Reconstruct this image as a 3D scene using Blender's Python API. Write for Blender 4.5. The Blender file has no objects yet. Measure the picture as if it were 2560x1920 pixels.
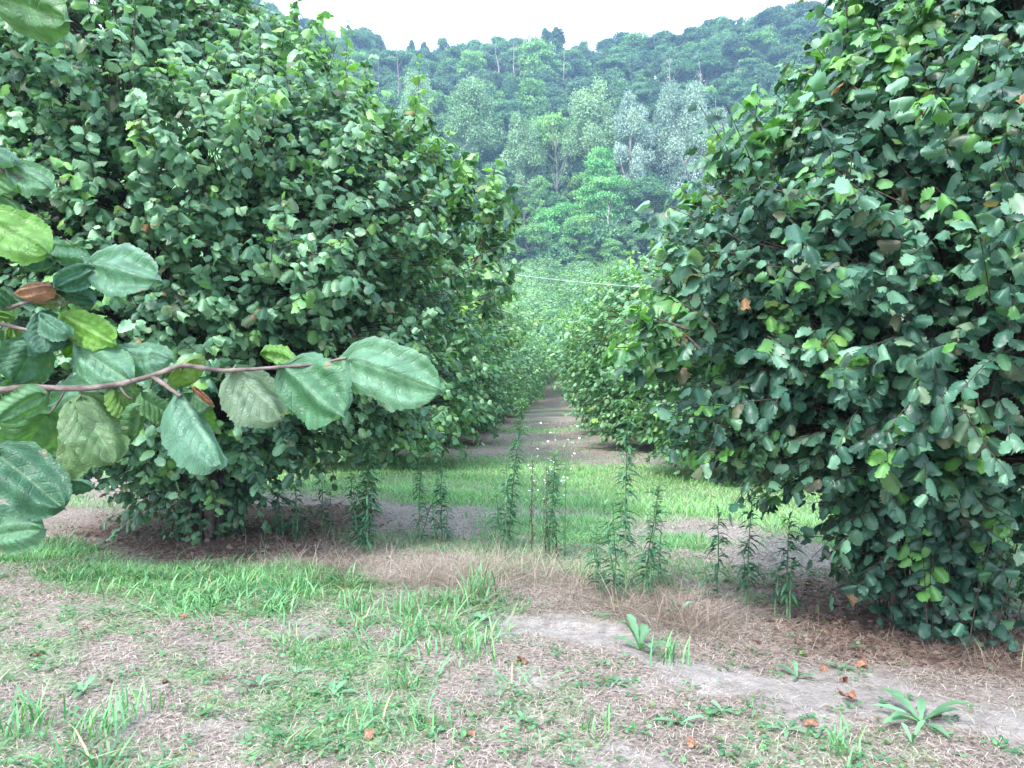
import bpy, math, random
import numpy as np
from mathutils import Vector
R = math.radians
S = bpy.context.scene
C = S.collection
# ------------------------------------------------------------------ camera, sky, sun, exposure
CAMZ = 1.65
FPX = 769.0
cd = bpy.data.cameras.new('camera'); cam = bpy.data.objects.new('camera', cd); C.objects.link(cam)
cam.location = (0, 0, CAMZ); cam.rotation_euler = (R(90), 0, 0)
cd.sensor_width = 36; cd.lens = 36 * FPX / 1024; cd.clip_start = 0.05; cd.clip_end = 3000
S.camera = cam
W = bpy.data.worlds.new('World'); S.world = W; W.use_nodes = True
SUN_EL, SUN_AZ = 48, 215
nt = W.node_tree; nt.nodes.clear()
wo = nt.nodes.new('ShaderNodeOutputWorld'); bg = nt.nodes.new('ShaderNodeBackground'); sk = nt.nodes.new('ShaderNodeTexSky')
sk.sky_type = 'NISHITA'; sk.sun_disc = False; sk.sun_elevation = R(SUN_EL); sk.sun_rotation = R(SUN_AZ)
sk.dust_density = 3.0; sk.air_density = 1.0; sk.altitude = 200
cl = nt.nodes.new('ShaderNodeMixRGB'); cl.inputs[0].default_value = 0.62; cl.inputs[2].default_value = (8.8, 10.3, 12.9, 1)
nt.links.new(sk.outputs[0], cl.inputs[1]); nt.links.new(cl.outputs[0], bg.inputs[0]); bg.inputs[1].default_value = 0.10
nt.links.new(bg.outputs[0], wo.inputs[0])
ld = bpy.data.lights.new('sun', 'SUN'); ld.energy = 1.5; ld.angle = R(11); ld.color = (1, 0.98, 0.94)
sun = bpy.data.objects.new('sun', ld); C.objects.link(sun)
az = R(SUN_AZ)                        # azimuth measured from +Y clockwise, sky texture convention
sd = Vector((math.sin(az) * math.cos(R(SUN_EL)), math.cos(az) * math.cos(R(SUN_EL)), math.sin(R(SUN_EL))))
sun.rotation_euler = sd.to_track_quat('Z', 'Y').to_euler(); sun.location = (-20, -30, 60)
vs = S.view_settings
S.display_settings.display_device = 'sRGB'
vs.view_transform = 'Standard'; vs.look = 'None'; vs.gamma = 1; vs.use_curve_mapping = False; vs.exposure = 2.1
S.cycles.max_bounces = 6; S.cycles.diffuse_bounces = 2; S.cycles.glossy_bounces = 2; S.cycles.transmission_bounces = 4
S.cycles.volume_bounces = 0; S.cycles.sample_clamp_indirect = 6

# ------------------------------------------------------------------ helpers
rng = np.random.default_rng(7)
def tag(o, label=None, cat=None, group=None, kind=None):
    if label: o['label'] = label
    if cat: o['category'] = cat
    if group: o['group'] = group
    if kind: o['kind'] = kind
    return o
def empty(name, loc=(0, 0, 0), rz=0, label=None, cat=None, group=None):
    o = bpy.data.objects.new(name, None); C.objects.link(o); o.location = loc; o.rotation_euler = (0, 0, rz)
    o.empty_display_size = 0.2
    return tag(o, label, cat, group)
def link(name, me, parent=None):
    o = bpy.data.objects.new(name, me); C.objects.link(o)
    if parent is not None: o.parent = parent
    return o
def mesh(name, V, faces, mat, tint=None, luv=None, smooth=True):
    """faces: list of int arrays (n,k) or one; V (n,3)"""
    if not isinstance(faces, (list, tuple)): faces = [faces]
    me = bpy.data.meshes.new(name)
    me.vertices.add(len(V)); me.vertices.foreach_set('co', np.ascontiguousarray(V, dtype=np.float32).ravel())
    nl = sum(f.size for f in faces); npoly = sum(len(f) for f in faces)
    me.loops.add(nl); me.loops.foreach_set('vertex_index', np.concatenate([f.ravel() for f in faces]).astype(np.int32))
    tot = np.concatenate([np.full(len(f), f.shape[1], np.int32) for f in faces])
    st = np.concatenate([[0], np.cumsum(tot)[:-1]]).astype(np.int32)
    me.polygons.add(npoly); me.polygons.foreach_set('loop_start', st); me.polygons.foreach_set('loop_total', tot)
    me.polygons.foreach_set('use_smooth', np.full(npoly, smooth))
    if tint is not None:
        a = me.attributes.new('tint', 'FLOAT_VECTOR', 'POINT'); a.data.foreach_set('vector', np.ascontiguousarray(tint, dtype=np.float32).ravel())
    if luv is not None:
        a = me.attributes.new('luv', 'FLOAT_VECTOR', 'POINT'); a.data.foreach_set('vector', np.ascontiguousarray(luv, dtype=np.float32).ravel())
    me.update(calc_edges=True); me.validate()
    me.materials.append(mat)
    return me
def unit(a):
    return a / np.maximum(np.linalg.norm(a, axis=-1, keepdims=True), 1e-9)
class Tubes:
    """collects tapered tubes along polylines"""
    def __init__(s): s.V = []; s.F = []; s.n = 0
    def add(s, pts, rad, sides=5, close=True):
        pts = np.asarray(pts, float); n = len(pts); rad = np.broadcast_to(np.asarray(rad, float), (n,))
        t = unit(np.gradient(pts, axis=0))
        ref = np.array([0.0, 0, 1]) if abs(t[:, 2]).mean() < 0.8 else np.array([1.0, 0, 0])
        u = unit(np.cross(t, ref)); v = np.cross(t, u)
        a = np.arange(sides) * 2 * np.pi / sides
        ring = pts[:, None] + rad[:, None, None] * (np.cos(a)[None, :, None] * u[:, None] + np.sin(a)[None, :, None] * v[:, None])
        s.V.append(ring.reshape(-1, 3))
        i = np.arange(n - 1)[:, None] * sides; j = np.arange(sides)[None]; k = (j + 1) % sides
        s.F.append((np.stack([i + j, i + k, i + sides + k, i + sides + j], -1).reshape(-1, 4)) + s.n)
        s.n += n * sides
        return s
    def mesh(s, name, mat):
        V = np.concatenate(s.V)
        return mesh(name, V, np.concatenate(s.F), mat)
# value noise
_perm = np.random.default_rng(3).random((256, 256))
def vnoise(x, y):
    xi = np.floor(x).astype(int); yi = np.floor(y).astype(int); fx = x - xi; fy = y - yi
    fx = fx * fx * (3 - 2 * fx); fy = fy * fy * (3 - 2 * fy)
    g = lambda a, b: _perm[a & 255, b & 255]
    return (g(xi, yi) * (1 - fx) + g(xi + 1, yi) * fx) * (1 - fy) + (g(xi, yi + 1) * (1 - fx) + g(xi + 1, yi + 1) * fx) * fy
def fbm(x, y, o=4):
    s = 0; a = 1; t = 0
    for i in range(o):
        s = s + a * vnoise(x * 2 ** i + 17.3 * i, y * 2 ** i + 5.1 * i); t += a; a *= 0.5
    return s / t
def sstep(a, b, x):
    t = np.clip((x - a) / (b - a), 0, 1); return t * t * (3 - 2 * t)
def T(x, y): return y + 0.5 * x      # distance of the bands, which run a little obliquely
def ground_h(x, y):
    x = np.asarray(x, float); y = np.asarray(y, float)
    h = np.interp(y, [-60, 50, 60, 70, 132, 150, 262, 285, 420], [0, 0, 1.0, 3.0, 17.6, 28.5, 100.0, 106, 60])
    # ridge rises to both sides of the gap
    k = 1 + (0.16 * sstep(20, 95, x) + 0.14 * sstep(-30, -85, x)) * sstep(150, 260, y)
    h = h * k
    h = h + sstep(8, 30, y) * 0.0
    h = h + 0.05 * (1 - sstep(4.75, 5.35, T(x, y) + 0.25 * (fbm(x * 1.5, y * 1.5) - 0.5)))  # low bank of the track edge
    h = h + (fbm(x * 0.8 + 9, y * 0.8, 3) - 0.5) * 0.06 * (1 - sstep(15, 60, y)) + (fbm(x * 4, y * 4, 3) - .5) * 0.02 * (1 - sstep(10, 25, y))
    h = h + (fbm(x * 0.03, y * 0.03, 3) - 0.5) * 9 * sstep(140, 190, y)
    return h
def gh(x, y): return float(ground_h(np.array([x]), np.array([y]))[0])
def P(px, py, d): return np.array([(px - 512) / FPX * d, d, CAMZ + (384 - py) / FPX * d])

# ------------------------------------------------------------------ materials
def newmat(name):
    m = bpy.data.materials.new(name); m.use_nodes = True; n = m.node_tree; n.nodes.clear()
    return m, n, n.nodes, n.links
def ramp(nodes, cols, pos):
    r = nodes.new('ShaderNodeValToRGB'); e = r.color_ramp.elements
    while len(e) < len(cols): e.new(0.5)
    for i, (c, p) in enumerate(zip(cols, pos)): e[i].position = p; e[i].color = (*c, 1)
    return r
def leafmat(name, dark, mid, pale, lime, brown, transl=0.3, rough=0.5, veins=0.0, objvar=0.0, back=1.25, bump=0.0, spec=0.35, vw=0.16):
    m, n, N, L = newmat(name)
    at = N.new('ShaderNodeAttribute'); at.attribute_name = 'tint'
    sp = N.new('ShaderNodeSeparateXYZ'); L.new(at.outputs['Vector'], sp.inputs[0])
    r = ramp(N, [dark, mid, pale], [0.0, 0.5, 1.0])
    src = sp.outputs[0]
    if objvar:
        oi = N.new('ShaderNodeObjectInfo'); ma = N.new('ShaderNodeMath'); ma.operation = 'MULTIPLY_ADD'
        L.new(oi.outputs['Random'], ma.inputs[0]); ma.inputs[1].default_value = objvar; 
        su = N.new('ShaderNodeMath'); su.operation = 'SUBTRACT'; L.new(sp.outputs[0], su.inputs[0]); su.inputs[1].default_value = objvar / 2
        L.new(su.outputs[0], ma.inputs[2]); src = ma.outputs[0]
    L.new(src, r.inputs[0])
    m1 = N.new('ShaderNodeMixRGB'); L.new(sp.outputs[1], m1.inputs[0]); L.new(r.outputs[0], m1.inputs[1]); m1.inputs[2].default_value = (*lime, 1)
    m2 = N.new('ShaderNodeMixRGB'); L.new(sp.outputs[2], m2.inputs[0]); L.new(m1.outputs[0], m2.inputs[1]); m2.inputs[2].default_value = (*brown, 1)
    col = m2.outputs[0]
    bs = N.new('ShaderNodeBsdfPrincipled'); bs.inputs['Roughness'].default_value = rough; bs.inputs['Specular IOR Level'].default_value = spec
    if veins:
        uv = N.new('ShaderNodeAttribute'); uv.attribute_name = 'luv'
        s2 = N.new('ShaderNodeSeparateXYZ'); L.new(uv.outputs['Vector'], s2.inputs[0])
        ab = N.new('ShaderNodeMath'); ab.operation = 'ABSOLUTE'; L.new(s2.outputs[0], ab.inputs[0])
        a1 = N.new('ShaderNodeMath'); a1.operation = 'MULTIPLY_ADD'; L.new(ab.outputs[0], a1.inputs[0]); a1.inputs[1].default_value = -0.75; L.new(s2.outputs[1], a1.inputs[2])
        a2 = N.new('ShaderNodeMath'); a2.operation = 'MULTIPLY'; L.new(a1.outputs[0], a2.inputs[0]); a2.inputs[1].default_value = 7.0
        fr = N.new('ShaderNodeMath'); fr.operation = 'PINGPONG'; L.new(a2.outputs[0], fr.inputs[0]); fr.inputs[1].default_value = 0.5
        mr = N.new('ShaderNodeMapRange'); L.new(fr.outputs[0], mr.inputs[0]); mr.inputs[1].default_value = 0.0; mr.inputs[2].default_value = vw; mr.inputs[3].default_value = 1; mr.inputs[4].default_value = 0
        mi = N.new('ShaderNodeMapRange'); L.new(ab.outputs[0], mi.inputs[0]); mi.inputs[1].default_value = 0.0; mi.inputs[2].default_value = 0.03; mi.inputs[3].default_value = 1; mi.inputs[4].default_value = 0
        mx = N.new('ShaderNodeMath'); mx.operation = 'MAXIMUM'; L.new(mr.outputs[0], mx.inputs[0]); L.new(mi.outputs[0], mx.inputs[1])
        vm = N.new('ShaderNodeMath'); vm.operation = 'MULTIPLY'; L.new(mx.outputs[0], vm.inputs[0]); vm.inputs[1].default_value = veins
        m3 = N.new('ShaderNodeMixRGB'); L.new(vm.outputs[0], m3.inputs[0]); L.new(col, m3.inputs[1]); m3.inputs[2].default_value = (0.30, 0.42, 0.22, 1); col = m3.outputs[0]
        if bump:
            vo = N.new('ShaderNodeTexVoronoi'); vo.feature = 'DISTANCE_TO_EDGE'; vo.inputs['Scale'].default_value = 26; L.new(uv.outputs['Vector'], vo.inputs['Vector'])
            no = N.new('ShaderNodeTexNoise'); no.inputs['Scale'].default_value = 7; no.inputs['Detail'].default_value = 5; L.new(uv.outputs['Vector'], no.inputs['Vector'])
            # blotchy discolouration of the blade
            rb = N.new('ShaderNodeMapRange'); L.new(no.outputs[0], rb.inputs[0]); rb.inputs[1].default_value = 0.35; rb.inputs[2].default_value = 0.7; rb.inputs[3].default_value = 0.78; rb.inputs[4].default_value = 1.25
            hs = N.new('ShaderNodeHueSaturation'); L.new(rb.outputs[0], hs.inputs['Value']); L.new(col, hs.inputs['Color']); col = hs.outputs[0]
            ve = N.new('ShaderNodeMath'); ve.operation = 'MULTIPLY_ADD'; L.new(vo.outputs['Distance'], ve.inputs[0]); ve.inputs[1].default_value = 1.2
            ng = N.new('ShaderNodeMath'); ng.operation = 'MULTIPLY'; L.new(mx.outputs[0], ng.inputs[0]); ng.inputs[1].default_value = -0.65; L.new(ng.outputs[0], ve.inputs[2])
            bu = N.new('ShaderNodeBump'); bu.inputs['Strength'].default_value = bump; bu.inputs['Distance'].default_value = 0.0012; L.new(ve.outputs[0], bu.inputs['Height'])
            L.new(bu.outputs[0], bs.inputs['Normal'])
    # paler leaf underside
    ge = N.new('ShaderNodeNewGeometry'); hv = N.new('ShaderNodeHueSaturation'); hv.inputs['Saturation'].default_value = 0.85; hv.inputs['Value'].default_value = back
    L.new(ge.outputs['Backfacing'], hv.inputs['Fac']); L.new(col, hv.inputs['Color'])
    L.new(hv.outputs[0], bs.inputs['Base Color'])
    tr = N.new('ShaderNodeBsdfTranslucent'); tc = N.new('ShaderNodeMixRGB'); tc.blend_type = 'MULTIPLY'; tc.inputs[0].default_value = 1
    L.new(col, tc.inputs[1]); tc.inputs[2].default_value = (1.5, 1.75, 0.5, 1); L.new(tc.outputs[0], tr.inputs[0])
    ms = N.new('ShaderNodeMixShader'); ms.inputs[0].default_value = transl; L.new(bs.outputs[0], ms.inputs[1]); L.new(tr.outputs[0], ms.inputs[2])
    o = N.new('ShaderNodeOutputMaterial'); L.new(ms.outputs[0], o.inputs[0])
    return m
def plain(name, c1, c2, scale=6, rough=0.8, bump=0.3, coord='Object'):
    m, n, N, L = newmat(name)
    tc = N.new('ShaderNodeTexCoord'); no = N.new('ShaderNodeTexNoise'); no.inputs['Scale'].default_value = scale; no.inputs['Detail'].default_value = 6
    L.new(tc.outputs[coord], no.inputs['Vector']); r = ramp(N, [c1, c2], [0.35, 0.68]); L.new(no.outputs[0], r.inputs[0])
    bs = N.new('ShaderNodeBsdfPrincipled'); bs.inputs['Roughness'].default_value = rough; bs.inputs['Specular IOR Level'].default_value = 0.2; L.new(r.outputs[0], bs.inputs['Base Color'])
    bu = N.new('ShaderNodeBump'); bu.inputs['Strength'].default_value = bump; bu.inputs['Distance'].default_value = 0.01; L.new(no.outputs[0], bu.inputs['Height']); L.new(bu.outputs[0], bs.inputs['Normal'])
    o = N.new('ShaderNodeOutputMaterial'); L.new(bs.outputs[0], o.inputs[0]); return m
BROWN = (0.30, 0.12, 0.05)
M = {}
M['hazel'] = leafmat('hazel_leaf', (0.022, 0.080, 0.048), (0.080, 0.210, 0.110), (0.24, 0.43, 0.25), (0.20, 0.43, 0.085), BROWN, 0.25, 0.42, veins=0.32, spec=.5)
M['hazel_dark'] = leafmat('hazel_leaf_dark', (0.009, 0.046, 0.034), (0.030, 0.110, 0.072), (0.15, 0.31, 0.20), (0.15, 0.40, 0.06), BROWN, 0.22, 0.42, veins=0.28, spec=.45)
M['hazel_big'] = leafmat('hazel_leaf_close', (0.018, 0.070, 0.048), (0.055, 0.150, 0.088), (0.155, 0.285, 0.205), (0.13, 0.27, 0.045), (0.34, 0.17, 0.11), 0.25, 0.42, veins=0.15, bump=0.8, vw=0.07)
M['orchard'] = leafmat('orchard_leaf', (0.055, 0.16, 0.080), (0.125, 0.29, 0.14), (0.27, 0.46, 0.25), (0.33, 0.54, 0.11), BROWN, 0.3, 0.5, objvar=0.35)
M['bark'] = plain('hazel_bark', (0.06, 0.042, 0.035), (0.17, 0.13, 0.11), 14)
M['twig'] = plain('hazel_twig', (0.045, 0.034, 0.030), (0.13, 0.095, 0.08), 40, bump=0.5)
M['twig_big'] = plain('hazel_twig_close', (0.075, 0.055, 0.052), (0.24, 0.185, 0.165), 45, bump=0.8)
M['tbark'] = plain('forest_bark', (0.10, 0.085, 0.075), (0.24, 0.21, 0.19), 2)
M['pbark'] = plain('pale_bark', (0.34, 0.27, 0.22), (0.52, 0.44, 0.38), 2)
def fm(name, d, m_, p, var=0.5): return leafmat(name, d, m_, p, (0.22, 0.38, 0.06), BROWN, 0.2, 0.6, objvar=var, back=1.1)
M['f_dark'] = fm('wood_dark', (0.024, 0.075, 0.050), (0.050, 0.135, 0.080), (0.12, 0.24, 0.135))
M['f_mid'] = fm('wood_mid', (0.040, 0.13, 0.065), (0.085, 0.22, 0.105), (0.17, 0.34, 0.15))
M['f_light'] = fm('wood_light', (0.10, 0.24, 0.08), (0.17, 0.38, 0.12), (0.30, 0.52, 0.16))
M['f_acid'] = fm('locust_leaf', (0.07, 0.26, 0.09), (0.14, 0.42, 0.14), (0.27, 0.60, 0.20))
M['f_silver'] = fm('willow_leaf', (0.13, 0.22, 0.19), (0.26, 0.37, 0.33), (0.48, 0.58, 0.54), 0.3)
M['f_poplar'] = fm('poplar_leaf', (0.12, 0.25, 0.13), (0.19, 0.33, 0.18), (0.33, 0.48, 0.28), 0.3)
M['grass'] = leafmat('grass_blade', (0.025, 0.11, 0.045), (0.065, 0.23, 0.085), (0.16, 0.40, 0.15), (0.24, 0.46, 0.10), (0.38, 0.27, 0.18), 0.25, 0.5)
M['straw'] = leafmat('straw_blade', (0.05, 0.035, 0.03), (0.28, 0.215, 0.172), (0.54, 0.45, 0.38), (0.3, 0.33, 0.12), (0.14, 0.07, 0.05), 0.15, 0.7)
M['weed'] = leafmat('weed_leaf', (0.020, 0.080, 0.050), (0.050, 0.155, 0.085), (0.13, 0.31, 0.17), (0.20, 0.40, 0.12), (0.09, 0.05, 0.04), 0.25, 0.5)
M['cover'] = leafmat('cover_leaf', (0.03, 0.10, 0.05), (0.07, 0.20, 0.09), (0.15, 0.34, 0.15), (0.22, 0.42, 0.10), (0.20, 0.12, 0.07), 0.2, 0.6)
M['weedstem'] = plain('weed_stem', (0.07, 0.16, 0.08), (0.16, 0.24, 0.12), 30)
M['deadstem'] = plain('dead_stem', (0.06, 0.04, 0.03), (0.15, 0.10, 0.07), 30)
M['petal'] = plain('white_petal', (0.78, 0.78, 0.80), (0.86, 0.86, 0.86), 30)
M['dryleaf'] = plain('dry_leaf', (0.14, 0.065, 0.042), (0.36, 0.19, 0.12), 60, bump=0.6)
M['cable'] = plain('cable_white', (0.7, 0.74, 0.78), (0.82, 0.85, 0.88), 5)
M['nut'] = plain('nut_husk', (0.20, 0.32, 0.10), (0.36, 0.45, 0.18), 30)

# ------------------------------------------------------------------ the ground: one sheet with zones
def zone(x, y):
    """green, litter (brown leaves), soil weights at ground points, 0..1"""
    t = T(x, y) + (fbm(x * 0.9, y * 0.9) - 0.5) * 1.6
    n = fbm(x * 1.1 + 40, y * 1.1, 4); nf = fbm(x * 4 + 3, y * 4, 3)
    green = np.zeros_like(x)
    near = (1 - sstep(4.6, 5.2, t))
    corner = sstep(-1.0, -2.0, x) * (1 - sstep(3.2, 3.9, y)) * 0.35
    green = green + near * (0.15 + corner + 0.40 * sstep(0.52, 0.68, n) + 0.32 * sstep(.52, .7, nf))
    tall = sstep(4.2, 4.6, t) * (1 - sstep(5.35, 5.8, t)) * sstep(0.45, -0.2, x) * (.45 + .55 * sstep(.42, .56, n))
    green = np.maximum(green, tall)
    green = np.maximum(green, 0.5 * sstep(6.7, 7.1, t) * (1 - sstep(7.9, 8.5, t)))
    green = np.maximum(green, 0.16 * sstep(7.9, 8.3, t) + 0 * x)
    green = np.maximum(green, sstep(6.2, 6.8, t) * (1 - sstep(9.8, 10.2, t)) * (.16 + .75 * sstep(.42, .56, n) * sstep(-1.5, .8, x)))
    lawn = sstep(9.0, 10.8, t + 2.2 * (fbm(x * .8 + 3, y * .5) - .5)) * (1 - sstep(15.5, 19.5, t + 4 * (n - .5)))
    green = np.maximum(green, lawn * (0.72 + 0.5 * (n - 0.4)))
    mid2 = sstep(16, 19, t) * (1 - sstep(22, 26, t)); green = np.maximum(green, mid2 * 0.38 * sstep(0.35, 0.6, n) + 0)
    far = sstep(24, 27, t)
    green = np.where(t > 25, np.maximum(0.10 + 0 * x, far * (0.15 + 0.55 * sstep(.5, .62, fbm(x * .3 + 60, y * .5, 4)))), green)
    # leaf litter under the two rows
    rl = np.abs(x - (-3.9 + 0.069 * y)); rr = np.abs(x - (2.4 + 0.069 * y))
    lit = np.maximum(1 - sstep(0.9, 2.2, rl), (1 - sstep(0.4, 1.3, rr)) * (1 - .85 * sstep(6.2, 7.0, y) * (1 - sstep(18, 22, y))))
    lit = lit * sstep(5.3, 6.2, t) * np.where((t > 9) & (t < 19), 0.15, 1.0)
    fardirt = sstep(20, 28, t + 4 * (n - .5)) * (0.04 + 0.36 * sstep(.46, .58, fbm(x * .35 + 8, y * .45, 4))); lit = np.maximum(lit, fardirt * (1 - sstep(52, 60, y) * 0.3))
    edge = np.exp(-((t - 5.15) / 0.28) ** 2) * sstep(-0.6, 0.0, x)
    soil = np.clip(edge + 0.5 * sstep(0.56, 0.7, fbm(x * 2.2 + 70, y * 2.2, 3)) * near, 0, 1)
    pink = sstep(8.0, 8.6, t) * (1 - sstep(9.7, 10.4, t)); soil = np.maximum(soil, pink * 0.35)
    green = green * (1 - 0.75 * np.clip(lit, 0, 1)) * (1 - 0.85 * np.clip(edge, 0, 1))
    hill = sstep(134, 140, y)
    green = np.maximum(green * (1 - hill), hill * .9); lit = np.maximum(lit, hill * .9)
    return np.clip(green, 0, 1), np.clip(lit, 0, 1), soil
def axis(parts):
    out = []
    for a, b, s in parts: out.append(np.arange(a, b, s))
    return np.concatenate(out)
xs = axis([(-320, -60, 8), (-60, -14, 1.2), (-14, -5, 0.2), (-5, 5, 0.05), (5, 14, 0.2), (14, 60, 1.2), (60, 321, 8)])
ys = axis([(-40, 0, 4), (0, 2.5, 0.25), (2.5, 10, 0.05), (10, 22, 0.12), (22, 60, 0.5), (60, 150, 1.5), (150, 421, 5)])
X, Y = np.meshgrid(xs, ys); xf, yf = X.ravel(), Y.ravel()
Z = ground_h(xf, yf); g_, l_, s_ = zone(xf, yf)
nx = len(xs); ii = (np.arange(len(ys) - 1)[:, None] * nx + np.arange(nx - 1)[None]).ravel()
GF = np.stack([ii, ii + 1, ii + nx + 1, ii + nx], -1)
def groundmat():
    m, n, N, L = newmat('orchard_ground')
    at = N.new('ShaderNodeAttribute'); at.attribute_name = 'tint'; sp = N.new('ShaderNodeSeparateXYZ'); L.new(at.outputs['Vector'], sp.inputs[0])
    tc = N.new('ShaderNodeTexCoord')
    def noise(s, d=6, ro=0.6):
        a = N.new('ShaderNodeTexNoise'); a.inputs['Scale'].default_value = s; a.inputs['Detail'].default_value = d; a.inputs['Roughness'].default_value = ro; L.new(tc.outputs['Object'], a.inputs['Vector']); return a
    n1, n2, n3 = noise(2.2), noise(38, 8, 0.75), noise(11)
    thatch = ramp(N, [(0.07, 0.055, 0.046), (0.29, 0.238, 0.208), (0.52, 0.445, 0.40)], [0.36, 0.5, 0.66]); L.new(n2.outputs[0], thatch.inputs[0])
    soil = ramp(N, [(0.30, 0.27, 0.25), (0.46, 0.42, 0.395)], [0.35, 0.65]); L.new(n3.outputs[0], soil.inputs[0])
    lit = ramp(N, [(0.05, 0.035, 0.030), (0.17, 0.115, 0.095), (0.34, 0.25, 0.21)], [0.34, 0.5, 0.66]); L.new(n2.outputs[0], lit.inputs[0])
    grn = ramp(N, [(0.06, 0.15, 0.05), (0.13, 0.31, 0.10), (0.22, 0.42, 0.15)], [0.34, 0.5, 0.66]); L.new(n2.outputs[0], grn.inputs[0])
    def mask(sock, lo=0.25, hi=0.6):
        a = N.new('ShaderNodeMath'); a.operation = 'MULTIPLY_ADD'; L.new(n3.outputs[0], a.inputs[0]); a.inputs[1].default_value = 0.9; a.inputs[2].default_value = -0.45
        b = N.new('ShaderNodeMath'); b.operation = 'ADD'; L.new(a.outputs[0], b.inputs[0]); L.new(sock, b.inputs[1])
        c = N.new('ShaderNodeMapRange'); L.new(b.outputs[0], c.inputs[0]); c.inputs[1].default_value = lo; c.inputs[2].default_value = hi; return c.outputs[0]
    def mix(f, a, b):
        q = N.new('ShaderNodeMixRGB'); L.new(f, q.inputs[0]); L.new(a, q.inputs[1]); L.new(b, q.inputs[2]); return q.outputs[0]
    c = mix(mask(sp.outputs[2], 0.25, 0.8), thatch.outputs[0], soil.outputs[0])
    c = mix(mask(sp.outputs[1], 0.2, 0.85), c, lit.outputs[0])
    c = mix(mask(sp.outputs[0], 0.3, 1.0), c, grn.outputs[0])
    hs = N.new('ShaderNodeHueSaturation'); mr = N.new('ShaderNodeMapRange'); L.new(n1.outputs[0], mr.inputs[0]); mr.inputs[1].default_value = 0.3; mr.inputs[2].default_value = 0.7; mr.inputs[3].default_value = 0.82; mr.inputs[4].default_value = 1.15
    L.new(mr.outputs[0], hs.inputs['Value']); L.new(c, hs.inputs['Color'])
    bs = N.new('ShaderNodeBsdfPrincipled'); bs.inputs['Roughness'].default_value = 0.95; bs.inputs['Specular IOR Level'].default_value = 0.05; L.new(hs.outputs[0], bs.inputs['Base Color'])
    bu = N.new('ShaderNodeBump'); bu.inputs['Strength'].default_value = 0.9; bu.inputs['Distance'].default_value = 0.03; L.new(n2.outputs[0], bu.inputs['Height']); L.new(bu.outputs[0], bs.inputs['Normal'])
    o = N.new('ShaderNodeOutputMaterial'); L.new(bs.outputs[0], o.inputs[0]); return m
gm = mesh('ground', np.stack([xf, yf, Z], -1), GF, groundmat(), tint=np.stack([g_, l_, s_], -1))
tag(link('ground', gm), kind='structure')

# ------------------------------------------------------------------ leaf templates and scattering
def leaf_template(st=8, half=1, cup=0.25, droop=0.35, wave=0.06, curl=0.0, teeth=0.05, seed=0, width=0.86, pleat=0.0):
    """unit leaf along +Y, normal +Z, width across X; cordate round blade with a short tip"""
    r = random.Random(seed); V = []; U = []
    vv = np.linspace(0, 1, st + 2)
    prof = lambda v: width / 2 * (1 - abs(2 * v ** .82 - 1) ** 2.7) ** .62 * (1.04 - .12 * v)
    rows = []
    for i, v in enumerate(vv):
        if i == 0: w = 0.16 * width
        elif i == st + 1: w = 0
        else: w = prof(v) * (1 + (teeth if i % 2 else -teeth) + r.uniform(-.07, .07))
        y = v
        row = []
        ks = [0] if w == 0 else list(range(-half, half + 1))
        for k in ks:
            u = k / half * w
            yy = y - (0.10 * abs(k / half) * (1 - v) if i <= 2 else 0) + (0.04 * (abs(k / half)) if i > st // 2 else 0)
            yy += .09 * max(0, (v - .86) / .14)
            z = -cup * abs(u) * 1.2 + pleat * ((i % 2) - .5) * min(1, abs(k)) + wave * math.sin(v * 9 + k * 2 + seed) * (abs(u) / max(w, .01)) - droop * v * v - curl * (abs(u) * 2) ** 3
            row.append(len(V)); V.append((u, yy, z)); U.append((u * 2 / width, v, 0))
        rows.append(row)
    Q = []; Tt = []
    for a, b in zip(rows[:-1], rows[1:]):
        if len(b) == 1:
            for k in range(len(a) - 1): Tt.append((a[k], a[k + 1], b[0]))
        else:
            for k in range(len(a) - 1): Q.append((a[k], a[k + 1], b[k + 1], b[k]))
    return np.array(V), (np.array(Q).reshape(-1, 4), np.array(Tt).reshape(-1, 3)), np.array(U)
def simple_leaf(seed, narrow=0.8):
    V = np.array([(0, 0, 0), (.42 * narrow, .35, -.1), (.3 * narrow, .8, -.22), (0, 1, -.3), (-.34 * narrow, .75, -.2), (-.42 * narrow, .3, -.08)])
    rr = np.random.default_rng(seed); V = V + rr.normal(0, .05, V.shape)
    return V, (np.array([(0, 1, 2, 3), (0, 3, 4, 5)]), np.zeros((0, 3), int)), V[:, [0, 1, 2]] * 1.0
def scatter(name, templates, pos, ydir, nrm, scale, tint, mat, smooth=True, with_luv=True):
    """one mesh of many leaves; every leaf uses one of the templates"""
    y = unit(ydir); z = nrm - (nrm * y).sum(-1, keepdims=True) * y; z = unit(z); x = np.cross(y, z)
    idx = rng.integers(0, len(templates), len(pos)); VV = []; QQ = []; TT = []; TI = []; LU = []; off = 0
    for k, (tv, (q, t), u) in enumerate(templates):
        s = np.where(idx == k)[0]
        if not len(s): continue
        P0 = pos[s][:, None] + scale[s][:, None, None] * (tv[None, :, 0:1] * x[s][:, None] + tv[None, :, 1:2] * y[s][:, None] + tv[None, :, 2:3] * z[s][:, None])
        VV.append(P0.reshape(-1, 3)); o = off + np.arange(len(s))[:, None, None] * len(tv)
        if len(q): QQ.append((q[None] + o).reshape(-1, 4))
        if len(t): TT.append((t[None] + o).reshape(-1, 3))
        TI.append(np.repeat(tint[s], len(tv), 0)); LU.append(np.tile(u, (len(s), 1))); off += len(s) * len(tv)
    F = []
    if QQ: F.append(np.concatenate(QQ))
    if TT: F.append(np.concatenate(TT))
    return mesh(name, np.concatenate(VV), F, mat, tint=np.concatenate(TI), luv=np.concatenate(LU) if with_luv else None, smooth=smooth)
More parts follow.
